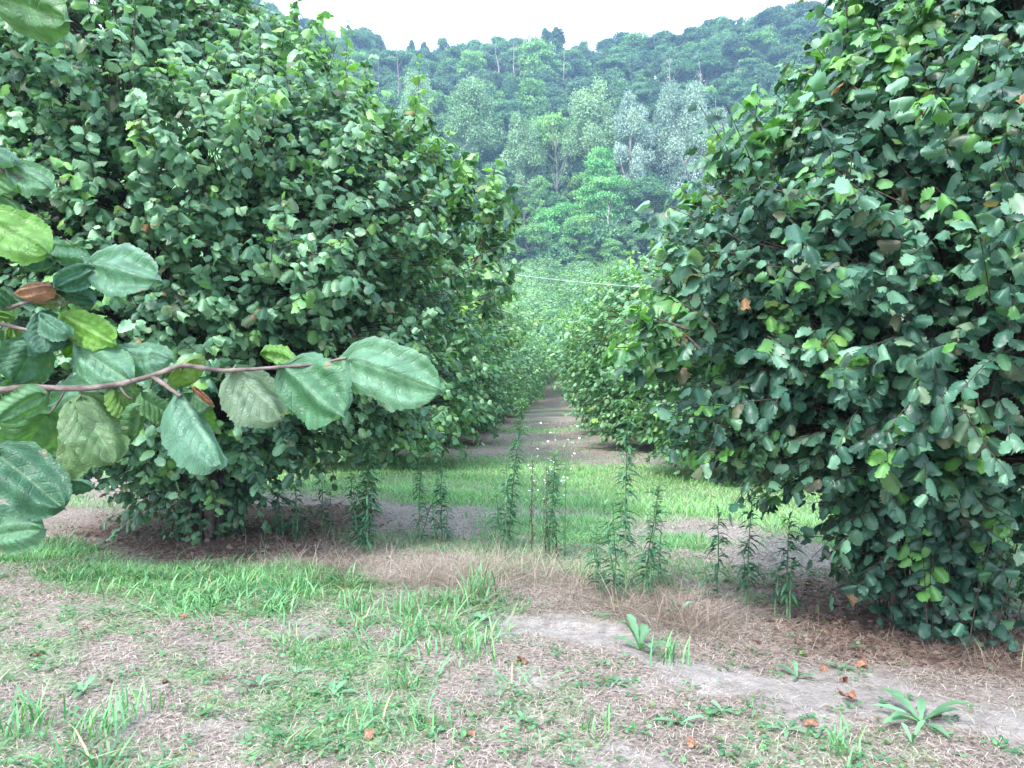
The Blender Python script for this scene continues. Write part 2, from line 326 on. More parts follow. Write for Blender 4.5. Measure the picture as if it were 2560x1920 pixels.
NEAR = [leaf_template(11, 2, c, d, w, cu, 0.13, i, wd, .06) for i, (c, d, w, cu, wd) in enumerate(
    [(.25, .3, .06, 0, .88), (.7, .55, .05, 0, .86), (.1, .15, .08, 0, .9), (.5, .8, .1, .3, .84), (.9, .25, .04, .4, .8), (-.3, .4, .1, 0, .86), (.35, .9, .05, .1, .9), (.15, .05, .1, .5, .82), (1.1, .5, .12, .2, .9), (.6, 1.1, .14, .3, .88)])]
MIDT = [leaf_template(4, 1, c, d, .05, 0, 0.09, 20 + i, .88) for i, (c, d) in enumerate([(.3, .3), (.8, .5), (.1, .2), (.5, .9)])]
FART = [simple_leaf(i) for i in range(4)]

# ------------------------------------------------------------------ hazel trees
def hazel(seed, H, rfun, ntwig, nleaf, lsize, temps, lmat, stems=8, lean=(0, 0), base_r=0.35, sucker=260, bounds=None, lime=0.10, twig_sides=3, shoots=24, pale_bias=0.0, inner=0.18, extra=None):
    """returns meshes (trunk, branches, crown, suckers). rfun(z, az) gives the crown radius"""
    r = np.random.default_rng(seed)
    trunk = Tubes(); stem_pts = []
    for i in range(stems):
        a = 2 * np.pi * i / stems + r.uniform(-.3, .3); top = H * r.uniform(.72, .97)
        n = 9; tt = np.linspace(0, 1, n)
        Rm = float(rfun(np.array([top * .8]), np.array([a]))[0]) * r.uniform(.30, .62)
        rad = base_r * (.25 + .5 * r.random()) * (1 - tt) + Rm * tt ** 1.25
        wob = np.cumsum(r.normal(0, .035, (n, 2)), 0) * (H / 5)
        p = np.stack([rad * np.cos(a) + wob[:, 0] * tt, rad * np.sin(a) + wob[:, 1] * tt, top * tt - .05], -1)
        trunk.add(p, np.interp(tt, [0, 1], [r.uniform(.022, .042) * H / 5, .008]), 7); stem_pts.append(p)
    allst = np.concatenate([p[2:] for p in stem_pts])
    # twig targets
    zt = []; at_ = []; ft = []
    while len(zt) < ntwig:
        m = ntwig
        z = r.uniform(.07, 1, m) * H; a = r.uniform(0, 2 * np.pi, m); rr = rfun(z, a)
        ok = r.random(m) < rr / (rfun(np.full(1, H * .6), np.zeros(1))[0] * 1.25)
        f = np.where(r.random(m) < inner, r.uniform(.25, .8, m), 1 - np.abs(r.normal(0, .13, m)))
        zt += list(z[ok]); at_ += list(a[ok]); ft += list(f[ok])
    zt = np.array(zt[:ntwig]); at_ = np.array(at_[:ntwig]); ft = np.array(ft[:ntwig])
    lump = 0.62 + 0.76 * fbm(at_ * 2.6 + seed, zt * 1.9, 3)
    rad = rfun(zt, at_) * ft * lump
    tg = np.stack([rad * np.cos(at_), rad * np.sin(at_), zt], -1)
    tg[:, 0] += lean[0] * zt / H; tg[:, 1] += lean[1] * zt / H
    br = Tubes(); LP = []; LY = []; LN = []; LS = []; LT = []
    for k in range(ntwig):
        q = tg[k]; d = np.linalg.norm(allst - (q - np.array([0, 0, .45 + .1 * rad[k]])), axis=1); s = allst[d.argmin()]
        if s[2] > q[2]: s = s * np.array([1, 1, 1]); 
        m = (s + q) / 2 + np.array([0, 0, r.uniform(-.05, .22)]) + r.normal(0, .05, 3)
        out = np.array([math.cos(at_[k]), math.sin(at_[k]), 0])
        up = .9 if zt[k] > H * .72 else (.35 if zt[k] > H * .35 else -.12)
        tt = np.linspace(0, 1, 5)[:, None]
        pts = (1 - tt) ** 2 * s + 2 * tt * (1 - tt) * m + tt ** 2 * q
        Lx = r.uniform(.25, .6); tip = q + Lx * unit(out * .6 + np.array([0, 0, up + r.uniform(-.3, .3)]) + r.normal(0, .25, 3))
        pts = np.concatenate([pts, [(q + tip) / 2 + r.normal(0, .015, 3), tip]])
        br.add(pts, np.interp(np.arange(7), [0, 6], [.009, .0022]), twig_sides)
        leafspan(r, pts[3:], nleaf, out, zt[k] / H, lsize, LP, LY, LN, LS, LT, lime)
    # straight young shoots standing out of the crown
    for k in range(shoots):
        a = r.uniform(0, 2 * np.pi); z0 = H * r.uniform(.62, .95); r0 = float(rfun(np.array([z0]), np.array([a]))[0]) * r.uniform(.55, 1.0)
        s = np.array([r0 * math.cos(a) + lean[0] * z0 / H, r0 * math.sin(a) + lean[1] * z0 / H, z0 - .3]); out = np.array([math.cos(a), math.sin(a), 0])
        L_ = r.uniform(.6, 1.15) * H / 5.5; n = 6; tt = np.linspace(0, 1, n)[:, None]
        pts = s + tt * L_ * unit(out * r.uniform(0, .5) + np.array([0, 0, 1.0])) + tt ** 2 * r.normal(0, .08, 3)
        br.add(pts, np.linspace(.008, .003, n), twig_sides)
        leafspan(r, pts[1:], int(nleaf * 1.4), out, 1.0, lsize * 1.15, LP, LY, LN, LS, LT, .35)
    if extra:      # long leafy shoots leaving the crown where the photograph shows them
        for (b0, b1) in [(a0 if k == 0 else (a0[0] + r.uniform(-14, 14), a0[1] + r.uniform(0, 20)), a1 if k == 0 else (a1[0] + r.uniform(-24, 16), a1[1] + r.uniform(12, 55))) for a0, a1 in extra[0] for k in range(4)]:
            dy = extra[1][1] + r.uniform(-.9, .3); o3 = np.array([extra[1][0], extra[1][1], 0]); s = P(*b0, dy) - o3; q = P(*b1, dy) - o3; tt = np.linspace(0, 1, 7)[:, None]
            pts = s + tt * (q - s) + np.sin(tt * 3.1) * r.normal(0, .04, 3); br.add(pts, np.linspace(.010, .003, 7), 5)
            leafspan(r, pts[1:], int(12 + 20 * np.linalg.norm(q - s)), unit(np.array([q[0], -.5, .0])), 1.0, lsize * 1.2, LP, LY, LN, LS, LT, .5)
    pos = np.array(LP)
    crown = scatter('crown', temps, pos, np.array(LY), np.array(LN), np.array(LS), np.array(LT), lmat)
    tr = trunk.mesh('trunk', M['bark']); bm_ = br.mesh('branches', M['twig'])
    # basal suckers
    su = None
    if sucker:
        LP = []; LY = []; LN = []; LS = []; LT = []; st = Tubes()
        for k in range(sucker // 9):
            a = r.uniform(0, 2 * np.pi); r0 = base_r * r.uniform(.3, 1.0); h = r.uniform(.35, 1.15)
            p0 = np.array([r0 * math.cos(a), r0 * math.sin(a), -.03]); out = np.array([math.cos(a), math.sin(a), 0]); tt = np.linspace(0, 1, 5)[:, None]
            pts = p0 + tt * h * np.array([0, 0, 1]) + out * (tt ** 1.3) * r.uniform(.1, .42) * h
            st.add(pts, np.linspace(.006, .002, 5), 3)
            leafspan(r, pts, 9, out, .3, lsize * .85, LP, LY, LN, LS, LT, .06)
        su = (scatter('sucker_leaves', temps, np.array(LP), np.array(LY), np.array(LN), np.array(LS), np.array(LT) * np.array([.7, 1, .3]), lmat), st.mesh('sucker_shoots', M['twig']))
    return tr, bm_, crown, su
def leafspan(r, pts, n, out, zrel, lsize, LP, LY, LN, LS, LT, lime):
    seg = np.linspace(0, len(pts) - 1.001, n) + r.uniform(-.15, .15, n); seg = np.clip(seg, 0, len(pts) - 1.001)
    young = r.random() < lime * (.3 + zrel)
    bright = np.clip(r.normal(.52, .2), .05, .95)
    for j, s in enumerate(seg):
        i = int(s); f = s - i; p = pts[i] * (1 - f) + pts[i + 1] * f; t = unit(pts[i + 1] - pts[i])
        side = np.cross(t, np.array([0, 0, 1.0])); side = unit(side + 1e-6) * (1 if j % 2 else -1)
        yd = t * .45 + side * .75 + out * .35 + np.array([0, 0, -r.uniform(.05, .75)]) + r.normal(0, .28, 3)
        nn = np.array([0, 0, 1.0]) * r.uniform(.3, 1.2) + out * r.uniform(.2, 1.0) + r.normal(0, .32, 3)
        yd = unit(yd)
        LP.append(p + yd * lsize * .18); LY.append(yd); LN.append(nn)
        top = f + i > len(pts) - 2.2
        LS.append(lsize * r.uniform(.62, 1.22) * (.8 if top and j > n - 2 else 1))
        g = 0.0
        if young: g = r.uniform(.25, .85) if top else r.uniform(0, .45)
        elif r.random() < .06: g = r.uniform(.1, .6)
        b = r.uniform(.4, .9) if r.random() < .004 else (r.uniform(.05, .25) if r.random() < .12 else 0)
        LT.append((np.clip(bright + r.normal(0, .27), 0, 1), g, b))
def table(zs, rs):
    return lambda z, zs=zs, rs=rs: np.interp(z, zs, rs)
def add_hazel(name, meshes, loc, rz, label, cat, group=None, sc=1.0):
    e = empty(name, loc, rz, label, cat, group); e.scale = (sc, sc, sc)
    tr, b, c, su = meshes
    link('trunk', tr, e); link('branches', b, e); link('crown', c, e)
    if su: link('sucker_leaves', su[0], e); link('sucker_shoots', su[1], e)
    return e
HZ = 'hazel tree'
# big tree on the left
fr = table([0, .3, .6, .85, 1.1, 1.65, 2.3, 3.05, 3.8, 4.05, 4.7, 5.1, 5.4, 5.6, 6.1], [.40, .42, .5, .85, 1.75, 2.2, 2.4, 2.6, 2.5, 2.3, 1.35, .85, .45, .25, .1])
fl = table([0, .3, .6, .8, 1.1, 2, 3, 4, 5, 5.8, 6.4], [.40, .42, .5, .9, 1.7, 2.4, 2.7, 2.8, 2.6, 1.9, .4])
def r_left(z, a):
    w = (np.cos(a) + 1) / 2; w = sstep(.25, .75, w); return (fr(z) * w + fl(z) * (1 - w)) * (1 - .2 * np.clip(-np.sin(a), 0, 1) * (1 - sstep(1.2, 2.0, z)))
SL = [((282, 95), (298, -8)), ((300, 75), (322, 12)), ((352, 140), (368, 58)), ((338, 150), (330, 88)), ((405, 160), (418, 100)), ((485, 230), (498, 158)), ((478, 250), (512, 185)), ((430, 200), (452, 142)), ((478, 300), (512, 262)),
      ((228, 60), (222, -20)), ((250, 70), (246, 2)), ((380, 175), (392, 105)), ((455, 215), (470, 150)), ((440, 260), (500, 228)), ((262, 80), (270, 28)), ((200, 50), (196, -30)), ((395, 150), (430, 112)), ((350, 190), (356, 118))]
SR = [((745, 190), (722, 122)), ((765, 160), (758, 84)), ((812, 100), (800, 72)), ((850, 90), (846, 8)), ((690, 300), (668, 238)), ((706, 240), (682, 188)), ((880, 80), (900, -10)), ((940, 90), (960, -10)), ((720, 330), (672, 300)),
      ((690, 330), (632, 305)), ((700, 350), (640, 322)), ((800, 130), (818, 50)), ((915, 260), (912, 160)), ((820, 330), (770, 300)), ((870, 420), (905, 320)), ((780, 250), (745, 195)), ((900, 80), (925, 0))]
mL = hazel(11, 6.2, r_left, 3600, 13, .088, NEAR, M['hazel'], stems=10, sucker=560, base_r=.40, lime=.14, shoots=60, extra=(SL, (-3.3, 8.3)))
add_hazel('hazel_tree', mL, (-3.30, 8.3, gh(-3.3, 8.3)), 0, 'tall broad hazel with dense leafy base on the left behind the overhanging twig', HZ)
# dark tree on the right
gl = table([0, .25, .5, .85, 1.05, 1.25, 2.0, 2.5, 3.0, 3.4, 3.8, 4.2, 4.8, 5.3], [.42, .43, .45, .48, .75, 1.3, 1.62, 1.52, 1.2, .8, .6, .45, .3, .1])
gr = table([0, .3, .6, .85, 1.1, 1.4, 2, 3, 4, 5, 5.6], [.42, .43, .48, .6, 1.0, 1.5, 1.8, 1.9, 1.8, 1.2, .4])
def r_right(z, a):
    w = sstep(.3, .75, (1 - np.cos(a)) / 2); q = gl(z) * w + gr(z) * (1 - w)
    return q * (1 - .30 * np.clip(-np.sin(a), 0, 1) * (1 - sstep(1.3, 2.2, z)))
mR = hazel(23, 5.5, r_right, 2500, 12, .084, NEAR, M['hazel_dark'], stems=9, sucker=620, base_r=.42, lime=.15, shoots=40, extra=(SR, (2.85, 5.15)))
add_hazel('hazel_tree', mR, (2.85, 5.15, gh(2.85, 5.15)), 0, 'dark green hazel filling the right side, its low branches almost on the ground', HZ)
# orchard prototypes
def r_orch(k):
    f = table([0, .3, .7, 1.2, 2.2, 3.2, 4.0, 4.6, 5.1], [.6, 1.3, 1.75, 2.05, 2.35, 2.4, 2.0, 1.25, .3])
    return lambda z, a: f(z) * (1 + .10 * np.sin(a * 3 + k) + .06 * np.sin(a * 5 + 2 * k))
O1 = [hazel(40 + k, 5.1, r_orch(k), 1300, 10, .115, MIDT, M['orchard'], stems=7, sucker=240, base_r=.4, shoots=16, lime=.1) for k in range(2)]
O2 = [hazel(50 + k, 5.1, r_orch(k + 3), 620, 8, .19, FART, M['orchard'], stems=6, sucker=80, base_r=.4, shoots=14, lime=.1, inner=.1) for k in range(3)]
pr = random.Random(5)
def row_x(side, y): return (-3.9 if side < 0 else 2.4) + .069 * y
ordn = ['second', 'third', 'fourth', 'fifth', 'sixth', 'seventh', 'eighth', 'ninth', 'tenth', 'eleventh', 'twelfth', 'thirteenth', 'fourteenth', 'fifteenth', 'sixteenth', 'seventeenth', 'eighteenth']
def orchard_tree(x, y, label, group, sc=1.0, rz=None, fat=1.0):
    ms = O1[pr.randrange(2)] if y < 40 else O2[pr.randrange(3)]
    e = add_hazel('hazel_tree', ms, (x, y, gh(x, y)), pr.uniform(0, 6.28) if rz is None else rz, label, HZ, group, sc)
    fat = 1.34 if y > 56 else 1.12 if y > 40 else 1.0
    e.scale = (sc * fat, sc * fat, sc); return e
# the left row beside the aisle
yl = [16.0, 21.5, 27.0, 33.0, 39.0, 45.0, 51.5, 58, 65, 72, 80, 88, 97, 107, 118, 129]
for i, y in enumerate(yl):
    orchard_tree(row_x(-1, y) - .1 + pr.uniform(-.15, .15), y, 'hazel bush left of the grassy aisle, %s in its row from the lawn' % (['first'] + ordn)[i], 'hazels lining the left of the aisle', pr.uniform(.94, 1.08) * (1.08 if y > 44 else 1))
yr_ = [13.5, 19.5, 25.5, 32.0, 38.5, 45.5, 52.0, 59, 66, 73, 81, 89, 98, 108, 119, 130]
for i, y in enumerate(yr_):
    orchard_tree(row_x(1, y) + (.75 if y < 15 else .15) + pr.uniform(-.15, .15), y, 'hazel bush right of the grassy aisle, %s in its row from the lawn' % (['first'] + ordn)[i], 'hazels lining the right of the aisle', (.86 if y < 15 else pr.uniform(.92, 1.05) * (1.08 if y > 44 else 1)))
# rows farther out, seen only over the first ones on the rising ground and under the near crowns
for k, off in enumerate([-13.2, -6.6, 6.6, 13.2, 19.8]):
    nm = ['left', 'left', 'right', 'right', 'right'][k]; idx = [2, 1, 1, 2, 3][k]
    for j, y in enumerate([76, 84, 92, 101, 111, 121, 131]):
        x = row_x(-1 if off < 0 else 1, y) + off
        px = 512 + x / y * FPX
        if px < 455 or px > 700: continue
        orchard_tree(x, y, 'pale hazel on the slope, %s row out to the %s of the aisle, %s uphill' % (['first', 'second', 'third'][idx - 1], nm, ['lowest', 'second', 'third', 'fourth', 'fifth', 'sixth', 'topmost'][j]), 'hazels in the outer rows on the slope', pr.uniform(.92, 1.12))
for x, y, w in [(-9.3, 17.5, 'behind the tall left hazel, seen under its low branches'), (-9.6, 24, 'deep behind the tall left hazel, near the frame edge'), (9.2, 13.5, 'behind the dark right hazel, seen through its stems'), (9.9, 19.5, 'far behind the dark right hazel beyond the lawn')]:
    orchard_tree(x, y, 'hazel bush ' + w, 'hazels glimpsed behind the two near ones')

# ------------------------------------------------------------------ the wooded hillside
def clump_crown(seed, lobes, ncard, size, mat, flat=0.0, droopy=0.0, updir=0.0):
    """lobes: (cx,cy,cz, rx,ry,rz). cards on and a little inside the lobes"""
    r = np.random.default_rng(seed); Lb = np.array(lobes); vol = (Lb[:, 3] * Lb[:, 4] + Lb[:, 3] * Lb[:, 5]) ; pk = vol / vol.sum()
    i = r.choice(len(Lb), ncard, p=pk); d = unit(r.normal(0, 1, (ncard, 3))); d[:, 2] = np.where(d[:, 2] < -.35, -d[:, 2], d[:, 2])
    rr = 1 - np.abs(r.normal(0, .20, ncard)); rr *= 1 + r.normal(0, .12, ncard)
    pos = Lb[i, :3] + d * Lb[i, 3:] * rr[:, None]
    nn = unit(d / Lb[i, 3:] * Lb[i, 3:].mean(1, keepdims=True)) + r.normal(0, .6, (ncard, 3)) + np.array([0, 0, .45 + flat])
    yd = r.normal(0, 1, (ncard, 3)) + np.array([0, 0, -droopy + updir]) * 1.6
    lobebr = r.normal(.5, .22, len(Lb)); br = np.clip(lobebr[i] + r.normal(0, .26, ncard), 0, 1)
    lobel = np.clip(r.normal(0, .14, len(Lb)), 0, .5)
    tint = np.stack([br, lobel[i], np.where(r.random(ncard) < .006, .6, 0)], -1)
    return scatter('crown', FART, pos, yd, nn, size * r.uniform(.6, 1.3, ncard), tint, mat, with_luv=False)
def limbs(seed, H, lobes, mat, r0=.28, bare=.55, lean=0.3, nl=9):
    r = np.random.default_rng(seed); t = Tubes(); n = 9; tt = np.linspace(0, 1, n); w = np.cumsum(r.normal(0, .02 * H, (n, 2)), 0) * .35
    p = np.stack([w[:, 0] * tt + lean * tt, w[:, 1] * tt, H * bare * 1.6 * tt if bare * 1.6 < .96 else H * .96 * tt], -1); p[0, 2] = -1.0
    t.add(p, np.linspace(r0, .05, n), 7)
    for l in [lobes[i] for i in r.choice(len(lobes), min(nl, len(lobes)), replace=False)]:
        c = np.array(l[:3]); z = max(H * .15, c[2] - r.uniform(.15, .35) * H); s = np.array([np.interp(z, p[:, 2], p[:, 0]), np.interp(z, p[:, 2], p[:, 1]), z])
        m = (s + c) / 2 + r.normal(0, .3, 3); tq = np.linspace(0, 1, 5)[:, None]
        t.add((1 - tq) ** 2 * s + 2 * tq * (1 - tq) * m + tq ** 2 * c, np.linspace(r0 * .45, .03, 5), 5)
    return t.mesh('trunk', mat)
def lobes_round(seed, H, Rr, n=34, low=.28):
    r = np.random.default_rng(seed); out = []
    for k in range(n):
        d = unit(r.normal(0, 1, 3)); d[2] = abs(d[2]) if r.random() < .72 else d[2]
        cz = H * (low + 1) / 2; hz = H * (1 - low) / 2
        f = r.uniform(.55, .86); s = Rr * r.uniform(.22, .42)
        out.append((d[0] * Rr * f, d[1] * Rr * f, cz + d[2] * hz * f, s, s, s * r.uniform(.6, .9)))
    return out
def lobes_tall(seed, H, Rr, n=42, peaks=1, low=.15):
    r = np.random.default_rng(seed); out = []; pk = [(0, 0, 1.0)] if peaks == 1 else [(-Rr * .42, 0, .97), (Rr * .38, 0, 1.0)]
    for k in range(n):
        cx, cy, hh = pk[k % len(pk)]; v = r.uniform(0, 1) ** .8; z = H * (low + (hh - .06 - low) * v); prof = math.sin(math.pi * min(1, .22 + .72 * v)) ** .8
        a = r.uniform(0, 6.28); q = Rr * prof * r.uniform(.25, .8) * (1 if peaks == 1 else .72); s = Rr * r.uniform(.18, .32)
        out.append((cx * (1 - v * .2) + q * math.cos(a), cy + q * math.sin(a), z, s, s, s * r.uniform(1.3, 2.3)))
    for cx, cy, hh in pk: out.append((cx * .8, cy, H * (hh - .06), Rr * .16, Rr * .16, H * .06))
    return out
def lobes_tier(seed, H, Rr, n=60, cone=False, low=.15):
    r = np.random.default_rng(seed); out = []
    for k in range(n):
        v = r.uniform(0, 1); z = H * (low + (.95 - low) * v); prof = (1 - v * .85) if cone else math.sin(math.pi * (.25 + .68 * v)) ** .6
        a = r.uniform(0, 6.28); q = Rr * prof * r.uniform(.3, .85); s = Rr * r.uniform(.20, .36)
        out.append((q * math.cos(a), q * math.sin(a), z, s, s, s * r.uniform(.40, .65)))
    return out
FT = {}
def proto(key, H, lob, mat, ncard, size, bark='tbark', **kw):
    lk = {k: kw.pop(k) for k in list(kw) if k in ('r0', 'bare', 'lean', 'nl')}
    sd = abs(hash(key)) % 1 + len(FT) * 13 + 5
    FT[key] = (H, limbs(sd, H, lob, M[bark], **lk), clump_crown(sd, lob, ncard, size, M[mat], **kw))
proto('dark_a', 16, lobes_round(1, 16, 5.2), 'f_dark', 15000, .36)
proto('dark_b', 17, lobes_round(2, 17, 4.6, 40, .2), 'f_dark', 15000, .36)
proto('mid_a', 16, lobes_round(3, 16, 5.2), 'f_mid', 15000, .36)
proto('mid_b', 18, lobes_tall(4, 18, 4.6, 40), 'f_mid', 15000, .36)
proto('mid_c', 15, lobes_tier(5, 15, 5.4, 60), 'f_mid', 15000, .36, flat=.6)
proto('light_a', 15, lobes_round(6, 15, 5.4, 36, .2), 'f_light', 15000, .36)
proto('light_b', 14, lobes_tier(7, 14, 5.2, 60), 'f_light', 15000, .36, flat=.6)
proto('locust', 19, lobes_tier(8, 19, 6.2, 70, cone=True, low=.3), 'f_acid', 19000, .33, bark='pbark', flat=.7)
proto('locust_low', 12, lobes_tier(9, 12, 6.4, 64, low=.2), 'f_acid', 17000, .33, flat=.7)
proto('willow', 27, lobes_tall(10, 27, 6.0, 62, 1, .12), 'f_silver', 22000, .34, bark='pbark', droopy=.6, bare=.6, r0=.34, nl=14)
proto('willow_twin', 28, lobes_tall(12, 28, 7.2, 74, 2, .10), 'f_silver', 25000, .34, bark='pbark', droopy=.6, bare=.6, r0=.34, nl=14)
proto('poplar', 25, lobes_tall(14, 25, 6.0, 58, 1, .15), 'f_poplar', 21000, .34, bark='pbark', updir=.4, r0=.3, nl=14)
proto('slim', 14, lobes_tall(15, 14, 2.4, 26, 1, .25), 'f_dark', 7000, .33)
proto('bush', 5, lobes_round(16, 5, 3.2, 22, .05), 'f_mid', 7000, .28)
def bare_tree(seed, H, mat, nb=11, r0=.2, spread=.22):
    r = np.random.default_rng(seed); t = Tubes(); n = 10; tt = np.linspace(0, 1, n); w = np.cumsum(r.normal(0, .012 * H, (n, 2)), 0)
    p = np.stack([w[:, 0], w[:, 1], H * tt], -1); p[0, 2] = -1; t.add(p, np.linspace(r0, .035, n), 6)
    for k in range(nb):
        z = H * r.uniform(.35, .93); a = r.uniform(0, 6.28); L_ = H * spread * r.uniform(.4, 1) * (1.15 - z / H); s = np.array([np.interp(z, p[:, 2], p[:, 0]), np.interp(z, p[:, 2], p[:, 1]), z])
        tq = np.linspace(0, 1, 5)[:, None]; e = np.array([math.cos(a), math.sin(a), r.uniform(.7, 1.5)]) * L_
        q = s + tq * e + tq ** 2 * np.array([0, 0, L_ * .4]); t.add(q, np.linspace(r0 * .35, .02, 5), 4)
        if r.random() < .6:
            q2 = q[2] + tq * (e * .5 + r.normal(0, L_ * .25, 3)); t.add(q2, np.linspace(r0 * .18, .015, 5), 4)
    return t.mesh('trunk', mat)
def forest_tree(kind, x, y, H, label, group=None, wide=1.0, rz=None, name='forest_tree', cat='tree'):
    H0, tr, cr = FT[kind]; e = empty(name, (x, y, gh(x, y) - .3), pr.uniform(0, 6.28) if rz is None else rz, label, cat, group)
    s = H / H0; e.scale = (s * wide, s * wide, s); link('trunk', tr, e); link('crown', cr, e); return e
def featured(kind, px, top, d, label, wide=1.0, rz=None, name='forest_tree', cat='tree', group=None):
    x = (px - 512) / FPX * d; H = CAMZ + (384 - top) / FPX * d - gh(x, d) + .3
    return forest_tree(kind, x, d, H, label, group, wide, rz, name, cat)
F_ = featured
F_('willow_twin', 683, 90, 158, 'big silver grey willow with two pointed tops at the foot of the wood', 1.0, 0, 'willow_tree', 'willow')
F_('willow', 631, 98, 157, 'silver grey willow between the pale poplar and the two topped willow', .92, 0, 'willow_tree', 'willow')
F_('willow', 722, 116, 156, 'silver grey willow just left of the dark right hazel', .85, 2, 'willow_tree', 'willow')
F_('poplar', 590, 86, 162, 'pale green poplar left of the silver willows, with a rounded top', 1.0, 1, 'poplar_tree', 'poplar')
F_('poplar', 470, 78, 165, 'large pale yellow green poplar behind the left hazel crown', 1.05, 3, 'poplar_tree', 'poplar')
F_('poplar', 416, 73, 168, 'pale yellow green poplar top farthest to the left on the slope', .75, 4, 'poplar_tree', 'poplar')
F_('poplar', 524, 118, 158, 'dusty grey green poplar between the large pale poplar and the bare tree', 1.0, 5, 'poplar_tree', 'poplar')
F_('light_a', 546, 113, 166, 'small light green round crown beside the bare dark tree', .65)
F_('locust', 603, 146, 146, 'bright green pointed locust tree in front of the silver willows', .95, 0, 'locust_tree', 'locust tree')
F_('locust_low', 567, 203, 143, 'low bright green locust with a spreading crown above the hazel rows', 1.05, 0, 'locust_tree', 'locust tree')
F_('light_b', 538, 176, 146, 'slim yellow green tree left of the low bright locust', .5)
F_('mid_a', 640, 206, 146, 'mid green round tree under the silver willows', .85)
F_('mid_c', 497, 160, 150, 'blue green tree at the foot of the wood beside the left hazel crown', .7)
F_('dark_a', 509, 215, 142, 'dark bushy tree just above the left hazel rows', .9)
F_('locust_low', 692, 205, 148, 'pale bright locust sapling low beside the dark right hazel', .55, 1, 'locust_tree', 'locust tree')
F_('light_b', 590, 238, 138, 'acid green low tree at the top end of the aisle', 1.1)
F_('mid_a', 665, 232, 140, 'mid green low tree above the right hazel rows', 1.1)
F_('light_a', 756, 34, 235, 'large bright green crown high on the slope left of the right hazel', 1.35)
F_('light_a', 805, 46, 228, 'bright green crown high on the slope behind the right hazel', 1.2)
F_('light_b', 537, 41, 240, 'light green crown in the middle of the upper slope', 1.0)
F_('light_b', 470, 52, 240, 'light green crown on the upper slope above the large pale poplar', .85)
# skyline trees
NTH = ['first', 'second', 'third', 'fourth', 'fifth', 'sixth', 'seventh', 'eighth', 'ninth', 'tenth', 'eleventh', 'twelfth', 'thirteenth', 'fourteenth', 'fifteenth', 'sixteenth', 'seventeenth', 'eighteenth', 'nineteenth', 'twentieth', 'twenty first', 'twenty second', 'twenty third', 'twenty fourth', 'twenty fifth', 'twenty sixth', 'twenty seventh']
for i, (k, px, top, w) in enumerate(sorted([('dark_b', 263, -4, 1.1), ('slim', 344, 28, .8), ('dark_a', 365, 30, 1.2), ('slim', 411, 40, .8), ('slim', 425, 42, .9), ('dark_b', 447, 38, .9), ('mid_a', 472, 38, .9), ('mid_a', 495, 36, .9),
        ('dark_b', 515, 34, .9), ('slim', 545, 29, 1), ('slim', 557, 28, 1.1), ('mid_b', 583, 44, 1), ('dark_a', 618, 33, 1.1), ('mid_b', 645, 44, 1), ('dark_b', 668, 38, 1), ('slim', 687, 28, 1.1), ('slim', 706, 20, 1.3),
        ('dark_b', 724, 18, .7), ('slim', 742, 17, 1), ('dark_a', 768, 8, 1), ('dark_b', 795, 3, 1), ('dark_a', 818, 5, 1), ('dark_b', 870, 12, 1.2), ('dark_a', 930, 12, 1.2), ('dark_b', 990, 8, 1.2), ('dark_a', 225, 0, 1.2), ('dark_b', 300, 30, 1)], key=lambda q: q[1])):
    F_(k, px, top, 268 + (i % 3) * 3, 'dark %s on the skyline ridge, %s from the left' % ({'slim': 'slim tree', 'dark_a': 'round crown', 'dark_b': 'bushy crown', 'mid_a': 'green crown', 'mid_b': 'tall crown'}[k], NTH[i]), w, group='trees along the skyline ridge')
# bare and dead trees
def bare(seed, px, top, d, base_py, label, mat='pbark', r0=.2, nb=11, spread=.22):
    x = (px - 512) / FPX * d; zb = gh(x, d); H = CAMZ + (384 - top) / FPX * d - zb
    e = empty('bare_tree', (x, d, zb), 0, label, 'dead tree'); link('trunk', bare_tree(seed, H, M[mat], nb, r0, spread), e)
bare(1, 396, 14, 200, 0, 'tall dead snag standing above the skyline between the hazel shoots', 'tbark', .30, 7, .10)
bare(2, 376, 26, 215, 0, 'thin leaning dead stem left of the tall skyline snag', 'tbark', .14, 4, .10)
bare(3, 558, 126, 152, 0, 'bare dark forked tree between the grey green poplar and the pale poplar', 'tbark', .26, 16, .3)
bare(4, 501, 40, 232, 0, 'pale bare trunk left of the light crown on the upper slope', 'pbark', .2, 6, .15)
bare(5, 514, 42, 233, 0, 'pale bare forked trunk beside the light crown on the upper slope', 'pbark', .2, 6, .2)
bare(6, 671, 52, 215, 0, 'pale bare tree with upswept limbs on the right upper slope', 'pbark', .2, 10, .25)
bare(7, 701, 58, 212, 0, 'cluster stem of bare pale wood high right on the slope', 'pbark', .2, 9, .2)
bare(8, 725, 96, 160, 0, 'pale dead top rising out of the rightmost silver willow', 'pbark', .22, 12, .22)
bare(9, 735, 108, 150, 0, 'thin bare stem at the left edge of the right hazel', 'pbark', .2, 9, .2)
bare(10, 610, 205, 139, 0, 'pale forked bare trunk under the pointed locust', 'pbark', .24, 8, .35)
bare(11, 560, 50, 236, 0, 'thin pale bare stems right of the light crown on the upper slope', 'pbark', .16, 9, .16)
